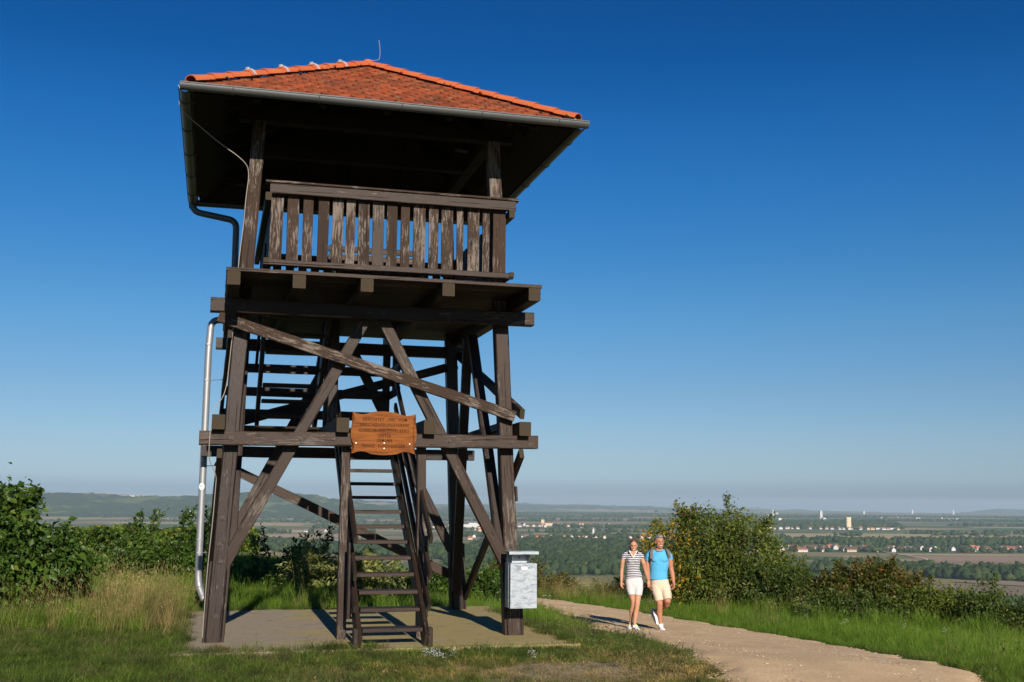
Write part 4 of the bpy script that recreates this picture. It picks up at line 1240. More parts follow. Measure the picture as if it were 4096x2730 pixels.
def head(parent, skin, c, yaw, nod, rx, ry, rz, beard=False):
    """returns primitives for the body mesh; adds eyes, brows and mouth as parts. local -y is the face"""
    R = Matrix.Rotation(yaw, 3, 'Z') @ Matrix.Rotation(nod, 3, 'X'); c = Vector(c)
    g = lambda x, y, z: c + R @ Vector((x * rx, y * ry, z * rz))
    pr = [ellipsoid(g(0, 0.10, 0.12), (rx, ry * 0.95, rz * 0.88), R), ellipsoid(g(0, -0.18, -0.30), (rx * .84, ry * .78, rz * .66), R),
          ellipsoid(g(0, -0.42, -0.76), (rx * .44, ry * .42, rz * .24), R), ellipsoid(g(.42, -0.50, -.14), (rx * .34, ry * .32, rz * .22), R), ellipsoid(g(-.42, -0.50, -.14), (rx * .34, ry * .32, rz * .22), R),
          ellipsoid(g(0, -0.72, 0.22), (rx * .62, ry * .22, rz * .14), R)]
    pr.append(loft([(g(0, -.86, .16), rx * .10, rx * .10), (g(0, -1.04, -.10), rx * .14, rx * .14), (g(0, -1.08, -.20), rx * .20, rx * .15)], tuple(R @ Vector((1, 0, 0))), 10))
    for s in (-1, 1):
        pr.append(ellipsoid(g(s * 1.02, .08, -.06), (rx * .13, ry * .22, rz * .27), R, 12, 8))
    for s in (-1, 1):
        solid('eye', ellipsoid(g(s * .36, -.86, .06), (rx * .13, ry * .06, rz * .028), R, 10, 6), M['hair_w'], parent)
        solid('eyebrow', loft([(g(s * .16, -.93, .22), .0035, .0035), (g(s * .38, -.92, .27), .0042, .004), (g(s * .58, -.80, .21), .003, .003)], tuple(R @ Vector((0, 0, 1))), 8), M['hair_w'] if not beard else M['hair_m'], parent)
    m = solid('mouth', loft([(g(-.36, -.80, -.44), .004, .004), (g(-.18, -.90, -.48), rz * .060, .006), (g(0, -.935, -.49), rz * .075, .007), (g(.18, -.90, -.48), rz * .060, .006), (g(.36, -.80, -.44), .004, .004)], tuple(R @ Vector((0, 0, 1))), 10), M['lips'], parent)
    solid('teeth', loft([(g(-.25, -.89, -.455), rz*.025, .004), (g(0, -.985, -.475), rz * .045, .006), (g(.25, -.89, -.455), rz*.025, .004)], tuple(R @ Vector((0, 0, 1))), 10), M['teeth'], m)
    return pr, g, R

def shoe(parent, heel, toe, up, main, lace, w=0.044, h=0.085):
    heel = Vector(heel); toe = Vector(toe); d = (toe - heel).normalized(); L = (toe - heel).length; up = Vector(up); up = (up - d * up.dot(d)).normalized(); x = d.cross(up)
    pt = lambda f, z: heel + d * L * f + up * z
    up_ = fuse('shoe', [loft([(pt(.06, .045), w * .78, .035), (pt(.25, .050), w * .88, .046), (pt(.5, .042), w * .95, .036), (pt(.75, .032), w * 1.08, .025), (pt(.93, .026), w * .85, .018)], tuple(x)),
                          loft([(pt(.17, .04), w * .72, .042), (pt(.20, h), w * .66, .044)], tuple(x), round1=False)], main, parent, 0.006, 3)
    pr = []
    out = [(.0, .75), (.1, .92), (.35, .90), (.6, 1.05), (.8, 1.12), (.95, .85), (1.02, .4)]
    V = []
    for z in (0.0, 0.022):
        V += [tuple(pt(f, z + (0.012 * max(0, (f - .8)) if True else 0)) + x * w * g_) for f, g_ in out] + [tuple(pt(f, z) - x * w * g_) for f, g_ in out[::-1]]
    m = len(out) * 2
    F = [tuple(range(m)), tuple(range(2 * m - 1, m - 1, -1))] + [(k, (k + 1) % m, m + (k + 1) % m, m + k) for k in range(m)]
    solid('sole', (V, F), M['sole'], up_)
    for k in range(4):
        f = .34 + .10 * k; z = .100 - .014 * k
        a = pt(f, z)
        solid('lace', loft([(a - x * w * .55 - up * .012, .006, .005), (a + up * .002, .008, .005), (a + x * w * .55 - up * .012, .006, .005)], tuple(d), 8), lace, up_)
    return up_

def walker_frame(ax, ay, rz, label):
    e = empty('person', (ax, ay, gz(ax, ay) + 0.025), rz, label, 'person', 'couple walking hand in hand on the path')
    return e

# --- woman, 1.6 m: positions measured along her height (s = 1 per 795 units)
def woman():
    root = walker_frame(2.12, 19.45, RAD(-6.5), 'woman in navy and white striped polo shirt and white shorts walking on the path')
    P = lambda x, y, d=0.0: Vector(((x - 330) / 795.0, d, (1455 - y) / 795.0))
    sk = M['skin_w']; X = (1, 0, 0)
    hp, g, R = head(root, sk, P(330, 292, -0.02), RAD(4), RAD(14), .068, .083, .108)
    pr = hp
    pr.append(loft([(P(322, 415), .060, .052), (P(325, 375), .046, .047), (P(328, 330, -.005), .045, .048)], X))
    pr.append(loft([(P(335, 815), .128, .09), (P(330, 740), .122, .088), (P(318, 640), .100, .078), (P(320, 540), .108, .085), (P(324, 470), .118, .088), (P(323, 420), .105, .066)], X))
    # arms
    aL = [(P(200, 428), .034, .036), (P(176, 520), .039, .041), (P(166, 615, .01), .033, .035), (P(160, 680, 0), .034, .034), (P(158, 780, -.03), .023, .021)]
    aR = [(P(436, 428), .034, .036), (P(466, 530), .039, .041), (P(490, 635, .05), .033, .035), (P(508, 690, .07), .033, .033), (P(532, 772, .10), .023, .021)]
    pr += [loft(aL, X), loft(aR, X)]
    pr.append(loft([(P(214, 424), .034, .036), (P(270, 412), .04, .045), (P(380, 412), .04, .045), (P(422, 424), .034, .036)], (0, 1, 0)))
    pr += hand_prims(P(158, 785, -.03), (0.0, -0.15, -1), (0.8, -.5, 0), -1, .88, .55)
    pr += hand_prims(P(533, 776, .10), (0.15, -.1, -1), (-0.6, .8, 0), 1, .88, .6)
    # legs: the leg on the left is a step behind the other
    lL = [(P(276, 815), .082, .088), (P(294, 930, -.02), .070, .076), (P(322, 1065, -.03), .046, .052), (P(318, 1110, -.02), .044, .046), (P(300, 1180, .02), .047, .052), (P(290, 1290, .06), .027, .030), (P(283, 1395, .08), .030, .036)]
    lR = [(P(392, 815), .082, .088), (P(386, 930, -.03), .070, .076), (P(376, 1090, -.07), .045, .051), (P(370, 1135, -.07), .043, .045), (P(354, 1210, -.05), .046, .052), (P(338, 1330, -.07), .027, .030), (P(338, 1420, -.07), .030, .036)]
    pr += [loft(lL, X), loft(lR, X)]
    fuse('body', pr, sk, root, 0.0064, 4)
    # polo shirt, striped
    t = NT('striped_jersey'); tc = t.n('ShaderNodeTexCoord').outputs['Object']; sx = t.n('ShaderNodeSeparateXYZ'); t.l(tc, sx.inputs[0])
    z = t.math('ADD', sx.outputs[2], t.math('MULTIPLY', t.noise(tc, 5, 2), 0.022))
    fr = t.math('FRACT', t.math('MULTIPLY', z, 1 / 0.030))
    st = t.ramp(fr, [(0.0, 0.0), (0.49, 0.0), (0.55, 1.0), (0.95, 1.0), (1.0, 0.0)])
    c = t.mix(st, (0.022, 0.022, 0.055), (0.55, 0.54, 0.54))
    t.bsdf(c, 0.85, 0, 0.2, t.noise(tc, 9, 3), 0.4, 0.03)
    sh = [loft([(P(332, 738), .150, .108), (P(330, 700), .143, .103), (P(318, 630), .118, .092), (P(319, 540), .128, .104), (P(324, 470), .136, .108), (P(323, 425), .115, .080), (P(323, 388), .070, .060)], X, round0=False, round1=False),
          loft([(P(300, 402), .045, .055), (P(222, 418), .046, .050), (P(199, 442), .046, .048), (P(189, 478), .043, .046)], (0, 1, 0), round1=False),
          loft([(P(350, 402), .045, .055), (P(414, 418), .046, .050), (P(438, 440), .046, .048), (P(449, 470), .043, .046)], (0, 1, 0), round1=False),
          ellipsoid(P(283, 505, -.075), (.048, .04, .048)), ellipsoid(P(362, 505, -.075), (.048, .04, .048))]
    s = fuse('polo_shirt', sh, t.mat, root, 0.007, 3)
    # open neck: skin coloured wedge with a white placket edge and navy collar
    def wedge(name, pts, mat, d=0.0):
        solid(name, ([tuple(p) for p in pts], [tuple(range(len(pts)))]), mat, s)
    yv = lambda x, y: -0.112 + (.03 if y < 400 else 0) + abs(x - 323) * 0.0003
    V = [P(x, y, dd) for x, y, dd in ((288, 372, -.075), (300, 400, -.095), (326, 452, -.1165), (352, 400, -.095), (366, 372, -.075), (327, 368, -.065))]
    solid('neckline', ([tuple(p) for p in V], [(0, 1, 5), (1, 2, 5), (2, 3, 5), (3, 4, 5)]), M['skin_w'], s)
    for a, b in (((270, 362, -.065), (326, 456, -.119)), ((382, 362, -.065), (326, 456, -.119))):
        solid('placket', loft([(P(*a), .006, .004), (P((a[0]+b[0])/2, (a[1]+b[1])/2, (a[2]+b[2])/2 - .012), .006, .004), (P(*b), .005, .004)], X, 8), M['teeth'], s)
    for sg, cx in ((-1, 262), (1, 388)):
        solid('collar', loft([(P(325 + sg * 22, 372, .045), .020, .006), (P(cx + sg * 2, 375, .0), .024, .007), (P(cx - sg * 2, 395, -.075), .020, .006)], (0, 0, 1), 10), M['navy'], s)
    # shorts
    fuse('shorts', [loft([(P(333, 728), .136, .098), (P(333, 770), .148, .108), (P(334, 830), .152, .110), (P(335, 860), .130, .100)], X, round0=False),
                    loft([(P(278, 800), .086, .100), (P(292, 900, -.02), .086, .094), (P(304, 968, -.025), .078, .086)], X, round1=False),
                    loft([(P(392, 800), .086, .100), (P(392, 900, -.025), .082, .094), (P(386, 975, -.04), .070, .082)], X, round1=False)], cloth_mat('white_denim', (0.52, 0.49, 0.48)), root, 0.007, 3)
    # socks, shoes
    for a, h_, t_ in ((P(284, 1362, .085), P(283, 1440, .16), P(262, 1452, -.085)), (P(338, 1385, -.07), P(345, 1455, -.01), P(385, 1462, -.22))):
        solid('sock', loft([(a + Vector((0, 0, .012)), .034, .038), (a - Vector((0, 0, .045)), .034, .042)], X, 14, False, False), M['sock'], root)
        h_ = h_.copy(); t_ = t_.copy(); h_.z = 0.004; t_.z = 0.004
        shoe(root, h_, t_, (0, 0, 1), M['shoe_w'], M['neon'], 0.040, 0.080)
    # hair drawn back into a knot
    hr = [ellipsoid(g(0, .24, .20), (.0725, .083, .100), R), ellipsoid(g(0, .85, .55), (.030, .032, .034), R), ellipsoid(g(-.02, .42, .98), (.030, .030, .020), R),
          ellipsoid(g(.72, .10, .05), (.020, .030, .055), R), ellipsoid(g(-.80, .10, -.05), (.020, .030, .075), R)]
    fuse('hair', hr, M['hair_w'], root, 0.005, 2)
    root.scale = (.975,) * 3
    return root

def man():
    root = walker_frame(2.60, 19.72, RAD(-7.5), 'man in light blue t-shirt and beige shorts walking on the path')
    P = lambda x, y, d=0.0: Vector(((x - 690) / 772.0, d, (1457 - y) / 772.0))
    sk = M['skin_m']; X = (1, 0, 0)
    hp, g, R = head(root, sk, P(693, 228, -0.02), RAD(20), RAD(4), .078, .094, .122, True)
    pr = hp
    pr.append(loft([(P(686, 350), .080, .066), (P(690, 310), .062, .062), (P(692, 265), .058, .062)], X))
    pr.append(loft([(P(690, 830), .150, .105), (P(680, 740), .150, .105), (P(676, 640), .148, .108), (P(684, 540), .166, .122), (P(690, 450), .170, .115), (P(690, 400), .140, .080)], X))
    aL = [(P(550, 410), .046, .05), (P(522, 500, .02), .052, .058), (P(518, 600, .0), .044, .046), (P(522, 660, -.05), .045, .045), (P(538, 790, -.12), .029, .026)]
    aR = [(P(818, 405), .046, .05), (P(840, 500, .02), .052, .058), (P(852, 600, .02), .044, .046), (P(868, 670, 0), .045, .045), (P(884, 775, -.06), .029, .026)]
    pr += [loft(aL, X), loft(aR, X)]
    pr.append(loft([(P(565, 402), .046, .045), (P(630, 392), .05, .055), (P(745, 390), .05, .055), (P(803, 400), .046, .045)], (0, 1, 0)))
    pr += hand_prims(P(540, 795, -.125), (0.08, -.15, -1), (0.9, .3, 0), 1, 1.02, .7)
    pr += hand_prims(P(885, 780, -.06), (0.02, -.1, -1), (-0.7, -.5, 0), 1, 1.02, .9)
    lL = [(P(640, 830), .098, .105), (P(662, 960, -.04), .080, .090), (P(686, 1090, -.08), .058, .064), (P(684, 1140, -.07), .053, .056), (P(680, 1200, -.04), .058, .064), (P(690, 1310, -.05), .035, .038), (P(700, 1400, -.04), .036, .044)]
    lR = [(P(752, 830), .098, .105), (P(778, 940, -.05), .080, .090), (P(796, 1048, -.10), .059, .064), (P(786, 1090, -.03), .055, .056), (P(736, 1130, .12), .056, .060), (P(660, 1190, .33), .036, .038), (P(630, 1225, .38), .034, .040)]
    pr += [loft(lL, X), loft(lR, X)]
    fuse('body', pr, sk, root, 0.007, 4)
    blue = cloth_mat('blue_jersey', (0.075, 0.33, 0.53), 0.85, 0.5, 6)
    sh = [loft([(P(672, 752), .168, .118), (P(674, 700), .166, .118), (P(676, 640), .162, .120), (P(684, 540), .178, .134), (P(690, 450), .184, .134), (P(690, 398), .150, .100), (P(688, 362), .098, .080)], X, round0=False, round1=False),
          loft([(P(640, 385), .06, .07), (P(566, 396), .064, .070), (P(542, 425), .064, .066), (P(524, 492, .015), .057, .062)], (0, 1, 0), round1=False),
          loft([(P(740, 380), .06, .07), (P(800, 394), .064, .070), (P(824, 420), .064, .066), (P(836, 476, .015), .057, .062)], (0, 1, 0), round1=False),
          ellipsoid(P(640, 470, -.085), (.085, .055, .060)), ellipsoid(P(735, 470, -.085), (.085, .055, .060))]
    s = fuse('t_shirt', sh, blue, root, 0.008, 3)
    solid('neckband', loft([(P(690 + 62 * math.cos(a), 338 + (14 if math.sin(a) < 0 else -8) * abs(math.sin(a)), .082 * math.sin(a)), .006, .007) for a in [2 * math.pi * k / 16 for k in range(17)]], (0, 0, 1), 8, False, False), blue, s)
    fuse('shorts', [loft([(P(690, 748), .160, .112), (P(692, 800), .168, .120), (P(694, 880), .165, .118), (P(696, 905), .145, .105)], X, round0=False),
                    loft([(P(640, 850), .106, .116), (P(664, 960, -.04), .096, .104), (P(682, 1042, -.06), .084, .094)], X, round1=False),
                    loft([(P(756, 850), .106, .116), (P(784, 950, -.06), .092, .102), (P(799, 1022, -.10), .074, .090)], X, round1=False)], cloth_mat('beige_cotton', (0.52, 0.425, 0.32)), root, 0.008, 3)
    a = P(699, 1368, -.045)
    solid('sock', loft([(a + Vector((0, 0, .015)), .042, .046), (a - Vector((0, 0, .045)), .042, .05)], X, 14, False, False), M['sock'], root)
    h_ = P(690, 1457, .04); h_.z = 0.005; t_ = P(735, 1457, -.235); t_.z = 0.005
    shoe(root, h_, t_, (0, 0, 1), M['shoe_m'], M['sock'], 0.047, 0.090)
    # trailing foot: heel lifted, toes on the ground
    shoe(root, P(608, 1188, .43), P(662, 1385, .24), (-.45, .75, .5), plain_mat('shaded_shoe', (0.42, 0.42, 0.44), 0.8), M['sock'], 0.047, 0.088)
    fuse('hair', [ellipsoid(g(0, .22, .30), (.081, .086, .098), R), ellipsoid(g(0, -.30, .82), (.060, .050, .032), R), ellipsoid(g(.80, .20, .10), (.016, .040, .050), R), ellipsoid(g(-.80, .20, .10), (.016, .040, .050), R)], M['hair_m'], root, 0.006, 2)
    fuse('beard', [ellipsoid(g(0, -.42, -.80), (.040, .044, .028), R), ellipsoid(g(.52, -.25, -.55), (.024, .040, .034), R), ellipsoid(g(-.52, -.25, -.55), (.024, .040, .034), R)], plain_mat('stubble', (0.20, 0.13, 0.10), 0.8, 0, 0.2, 0.3, 90), root, 0.005, 2)
    # rucksack
    rs = empty('rucksack', root.location, root.rotation_euler[2], 'grey rucksack with tan trim on the back of the man in the blue shirt', 'rucksack')
    fuse('bag', [loft([(P(686, 690, .21), .13, .07), (P(686, 560, .24), .15, .09), (P(686, 440, .23), .14, .08), (P(686, 380, .20), .10, .05)], X)], M['strap'], rs, 0.012, 3)
    for pts in ([(596, 322, .05), (590, 330, -.06), (580, 365, -.105), (578, 420, -.128), (577, 470, -.122)], [(780, 322, .05), (793, 328, -.05), (812, 355, -.095), (826, 400, -.105), (828, 440, -.085)]):
        solid('shoulder_strap', loft([(P(*q), .028, .009) for q in pts], X, 10), M['strap'], rs)
    solid('lower_strap', loft([(P(576, 465, -.125), .012, .006), (P(566, 540, -.06), .014, .006), (P(556, 640, .04), .012, .006)], (0, 1, 0), 8), M['tan'], rs)
    solid('lower_strap', loft([(P(828, 440, -.085), .012, .006), (P(812, 520, -.03), .014, .006), (P(806, 600, .06), .012, .006)], (0, 1, 0), 8), M['tan'], rs)
    solid('buckle', loft([(P(574, 462, -.138), .018, .006), (P(575, 480, -.132), .018, .006)], X, 8), M['dark'], rs)
    root.scale = (.95,) * 3; rs.scale = (.95,) * 3
    return root
woman(); man()

# ------------------------------------------------------------------ leaves, shrubs
def leaf_mat(name, cols, trans=0.35, rough=0.5, spec=0.4):
    t = NT(name); r = t.attr('rnd')
    c = t.mix(1.0, t.ramp(r, cols), (1.75, 1.5, 1.1), 'MULTIPLY')
    b = t.n('ShaderNodeBsdfPrincipled'); t.l(c, b.inputs['Base Color']); b.inputs['Roughness'].default_value = rough; b.inputs['Specular IOR Level'].default_value = spec * .6
    tr = t.n('ShaderNodeBsdfTranslucent'); c2 = t.mix(1.0, c, (1.25, 1.45, 0.6), 'MULTIPLY'); t.l(c2, tr.inputs['Color'])
    mx = t.n('ShaderNodeMixShader'); mx.inputs[0].default_value = trans
    t.l(b.outputs[0], mx.inputs[1]); t.l(tr.outputs[0], mx.inputs[2]); t.l(mx.outputs[0], t.out.inputs['Surface'])
    return t.mat

def unit(v): return v / np.maximum(1e-9, np.linalg.norm(v, axis=-1, keepdims=True))

def leaves(P, N_, size, rnd, g, aspect=0.5, fold=0.25, droop=0.3):
    """leaf blades at points P with growth direction N_: pointed, folded along the midrib (6 vertices, 4 triangles)"""
    n = len(P)
    d = unit(N_ + g.normal(0, 0.35, (n, 3)) + np.array([0, 0, -droop]))
    r = g.normal(0, 1, (n, 3)); s = unit(np.cross(d, r)); u = np.cross(s, d)
    flip = np.where(u[:, 2:3] < 0, -1, 1); u = u * flip; s = s * flip
    L = size[:, None]; W = L * aspect * 0.5
    base = P; tip = P + d * L - np.array([0, 0, 1]) * L * 0.12
    l1 = P + d * L * .38 - s * W + u * W * fold * 2; r1 = P + d * L * .38 + s * W + u * W * fold * 2
    mid = P + d * L * .45
    V = np.stack([base, l1, tip, r1, mid], 1).reshape(-1, 3)
    T = np.array([(0, 4, 1), (1, 4, 2), (0, 3, 4), (3, 2, 4)])
    F = (T[None] + (np.arange(n) * 5)[:, None, None]).reshape(-1, 3)
    return V, F, np.repeat(rnd, 5)

def tubes(segs, radii0, radii1, n=5):
    """many straight tapered tubes joined: segs (m,2,3)"""
    a = segs[:, 0]; b = segs[:, 1]; d = unit(b - a); ref = np.where(np.abs(d[:, 2:3]) < .9, np.array([[0, 0, 1.]]), np.array([[1., 0, 0]]))
    x = unit(np.cross(d, ref)); y = np.cross(d, x)
    an = np.arange(n) * 2 * np.pi / n
    ring = x[:, None] * np.cos(an)[None, :, None] + y[:, None] * np.sin(an)[None, :, None]
    V = np.concatenate([a[:, None] + ring * radii0[:, None, None], b[:, None] + ring * radii1[:, None, None]], 1).reshape(-1, 3)
    k = np.arange(n); q = np.stack([k, (k + 1) % n, (k + 1) % n + n, k + n], -1)
    F = (q[None] + (np.arange(len(segs)) * 2 * n)[:, None, None]).reshape(-1, 4)
    return V, F

M['bark'] = plain_mat('shrub_bark', (0.10, 0.075, 0.055), 0.9, 0, 0.1, 0.35, 40, 0.3)
M['bark_red'] = plain_mat('reddish_twigs', (0.12, 0.05, 0.035), 0.8, 0, 0.2, 0.3, 40, 0.2)

def shrub(name, label, cat, base, blobs, stems, n_leaf, leaf, mat, seed, aspect=0.5, shoots=0, shoot_len=0.6, bark='bark', group=None, berries=None, droop=0.3, twigl=0.30, patch=None, dense=0.0, low=0.0):
    """blobs: list of (dx, dy, z above the ground, rx, ry, rz); leaves sit on twigs that spring from curved stems"""
    g = np.random.default_rng(seed)
    bx, by = base; bz = gz(bx, by)
    root = empty(name, (bx, by, bz), 0, label, cat, group)
    B = np.array(blobs, float)
    zs = .945 if seed == 21 else (.76 if 22 <= seed <= 29 else 1.0)
    B[:, 2] *= zs; B[:, 5] *= zs; shoot_len *= (1.0 if zs == 1 else .8)
    vol = B[:, 3] * B[:, 4] * B[:, 5]; pr = vol / vol.sum()
    segs = []; r0 = []; r1 = []; tw_p = []; tw_d = []; tw_k = []
    # stems aim at points inside the crown
    for i in range(stems):
        b = B[g.choice(len(B), p=pr)]
        q = unit(g.normal(0, 1, (1, 3)))[0] * (g.uniform(0.15, 1) ** 0.5)
        tgt = b[:3] + q * b[3:]
        tgt[2] = max(tgt[2], 0.15)
        st = np.array([g.normal(0, .10 + 0.25 * b[3]) + b[0] * .45, g.normal(0, .10 + .2 * b[4]) + b[1] * .45, -0.05])
        n = 6; bow = g.normal(0, .12, 3) * np.linalg.norm(tgt - st)
        bow[2] = abs(bow[2]) * 0.6
        pts = [st + (tgt - st) * t + bow * (4 * t * (1 - t)) * .5 for t in np.linspace(0, 1, n)]
        rr = g.uniform(.008, .020)
        for k in range(n - 1):
            segs.append((pts[k], pts[k + 1])); r0.append(rr * (1 - .16 * k)); r1.append(rr * (1 - .16 * (k + 1)))
        ntw = int(5 + 14 * np.linalg.norm(tgt - st) * .5)
        for j in range(ntw):
            t = g.uniform(low if low else .25, 1.0); p = st + (tgt - st) * t + bow * (4 * t * (1 - t)) * .5
            o = (p - (b[:3] + np.array([0, 0, -.3]))); o = o / (np.linalg.norm(o) + 1e-6)
            d = unit((o * .8 + g.normal(0, .6, 3) + np.array([0, 0, .45]))[None])[0]
            L = g.uniform(.5, 1.25) * twigl
            segs.append((p, p + d * L)); r0.append(rr * .35); r1.append(.002)
            tw_p.append(p); tw_d.append(d * L); tw_k.append(0)
    for i in range(shoots):        # long shoots standing out of the crown
        b = B[g.choice(len(B), p=pr)]
        th = g.uniform(0, 6.28); q = np.array([math.cos(th) * .75, math.sin(th) * .75, .75])
        p = b[:3] + q * b[3:] * g.uniform(.55, .95)
        d = unit((np.array([math.cos(th) * .22, math.sin(th) * .22, 1.0]) + g.normal(0, .16, 3))[None])[0]
        L = g.uniform(.5, 1.1) * shoot_len
        segs.append((p, p + d * L)); r0.append(.007); r1.append(.0025)
        for _ in range(3): tw_p.append(p); tw_d.append(d * L); tw_k.append(1)
        for _ in range(2):
            s_ = g.uniform(.3, .8); d2 = unit((d + g.normal(0, .5, 3))[None])[0] * L * .4
            segs.append((p + d * L * s_, p + d * L * s_ + d2)); r0.append(.004); r1.append(.002)
            tw_p.append(p + d * L * s_); tw_d.append(d2); tw_k.append(1)
    n_leaf = int(n_leaf * 1.55); leaf = leaf * 1.25
    segs = np.array(segs); V, F = tubes(segs, np.array(r0), np.array(r1))
    me = fast_mesh('branches', V, F, M[bark]); o = link(bpy.data.objects.new('branches', me), root); tag(o, kind='stuff')
    tw_p = np.array(tw_p); tw_d = np.array(tw_d); nt = len(tw_p)
    wts = np.linalg.norm(tw_d, axis=1); wts /= wts.sum()
    k = g.choice(nt, n_leaf, p=wts); t = g.uniform(.05, 1.05, n_leaf)
    pos = tw_p[k] + tw_d[k] * t[:, None] + g.normal(0, .02 + leaf * .25, (n_leaf, 3))
    rad = unit(pos - np.array([0, 0, .3]))
    nrm = unit(tw_d[k]) * .5 + rad * .5 + g.normal(0, .55, (n_leaf, 3))
    kr = g.uniform(0, 1, nt)
    rnd = np.clip(kr[k] * .55 + g.uniform(0, 1, n_leaf) * .45, 0, 1)
    if patch is not None: rnd = patch(pos, rnd, g)
    # leaf masses of the outer crown
    nf = int(n_leaf * .75); ncl = max(20, int(60 * len(B)))
    cb = g.choice(len(B), ncl, p=pr); dv = unit(g.normal(0, 1, (ncl, 3)) + np.array([0, -.25, .25])); cc = B[cb, :3] + dv * B[cb, 3:] * g.uniform(.35, .98, (ncl, 1))
    ck = g.integers(0, ncl, nf); fp = cc[ck] + g.normal(0, .085 + leaf * .5, (nf, 3)); fn = unit(dv[ck] + g.normal(0, .7, (nf, 3)))
    fr = np.clip(g.uniform(0, 1, ncl)[ck] * .55 + g.uniform(0, 1, nf) * .45, 0, 1)
    if patch is not None: fr = patch(fp, fr, g)
    pos = np.vstack([pos, fp]); nrm = np.vstack([nrm, fn]); rnd = np.r_[rnd, fr]
    keep = pos[:, 2] > 0.02
    pos, nrm, rnd = pos[keep], nrm[keep], rnd[keep]
    size = leaf * np.clip(g.gamma(7, .15, len(pos)), .4, 1.8)
    V, F, A = leaves(pos, nrm, size, rnd, g, aspect, .22, droop)
    me = fast_mesh('foliage', V, F, mat, {'rnd': A}); o = link(bpy.data.objects.new('foliage', me), root); tag(o, kind='stuff')
    if berries:
        nb, bm_, br = berries
        kk = g.choice(nt, nb, p=wts); pb = tw_p[kk] + tw_d[kk] * g.uniform(.4, 1.1, nb)[:, None] + g.normal(0, .02, (nb, 3))
        out = unit(pb) ; pb = pb + out * 0.03
        oct_ = np.array([(1,0,0),(-1,0,0),(0,1,0),(0,-1,0),(0,0,1),(0,0,-1)], float) * br
        T = np.array([(0,2,4),(2,1,4),(1,3,4),(3,0,4),(2,0,5),(1,2,5),(3,1,5),(0,3,5)])
        V = (pb[:, None] + oct_[None] * g.uniform(.7, 1.3, (nb, 1, 1))).reshape(-1, 3); F = (T[None] + (np.arange(nb) * 6)[:, None, None]).reshape(-1, 3)
        o = link(bpy.data.objects.new('berries', fast_mesh('berries', V, F, bm_)), root); tag(o, kind='stuff')
    return root

G_DOG = leaf_mat('dogwood_leaf', [(0.0, (0.010, 0.024, 0.007)), (0.35, (0.020, 0.046, 0.010)), (0.7, (0.030, 0.066, 0.012)), (0.93, (0.052, 0.098, 0.020)), (1.0, (0.085, 0.08, 0.026))], 0.3, 0.42)
G_VINE = leaf_mat('vine_leaf', [(0.0, (0.016, 0.036, 0.008)), (0.4, (0.036, 0.070, 0.013)), (0.8, (0.065, 0.112, 0.020)), (1.0, (0.20, 0.19, 0.03))], 0.4, 0.5)
G_BUCK = leaf_mat('shrub_leaf', [(0.0, (0.022, 0.040, 0.010)), (0.4, (0.040, 0.066, 0.014)), (0.75, (0.070, 0.100, 0.020)), (0.93, (0.12, 0.14, 0.030)), (0.95, (0.20, 0.125, 0.015)), (1.0, (0.30, 0.175, 0.018))], 0.35, 0.5)
G_DARK = leaf_mat('hedge_leaf', [(0.0, (0.014, 0.028, 0.008)), (0.5, (0.028, 0.050, 0.012)), (0.85, (0.050, 0.078, 0.018)), (1.0, (0.12, 0.09, 0.03))], 0.3, 0.45)
G_ROSE = leaf_mat('rose_leaf', [(0.0, (0.016, 0.028, 0.008)), (0.40, (0.034, 0.048, 0.012)), (0.70, (0.062, 0.066, 0.015)), (0.86, (0.095, 0.060, 0.016)), (0.96, (0.15, 0.050, 0.016)), (1.0, (0.065, 0.10, 0.022))], 0.35, 0.5)
BLOSSOM = plain_mat('cream_blossom', (0.55, 0.55, 0.35), 0.8, 0, 0.2, 0.1)
BERRY = plain_mat('red_hips', (0.42, 0.03, 0.012), 0.35, 0, 0.5, 0.1)

# big dogwood at the left edge of the picture
shrub('dogwood_shrub', 'large dark green dogwood shrub with cream blossom at the left edge', 'shrub', (-7.75, 16.6),
      [(-.3, .1, .85, 1.25, .9, .85), (.45, -.1, .60, .95, .8, .60), (-.7, .1, 1.45, .95, .8, .55), (.25, 0, 1.30, .70, .7, .48), (-1.6, 0, 1.1, 1.1, .9, 1.05), (.95, .1, .70, .60, .6, .55), (-.1, .2, 1.62, .5, .5, .28)],
      95, 21000, .070, G_DOG, 11, .62, 16, .42, 'bark_red', droop=.45, twigl=.30, low=.04, berries=(260, BLOSSOM, .014))
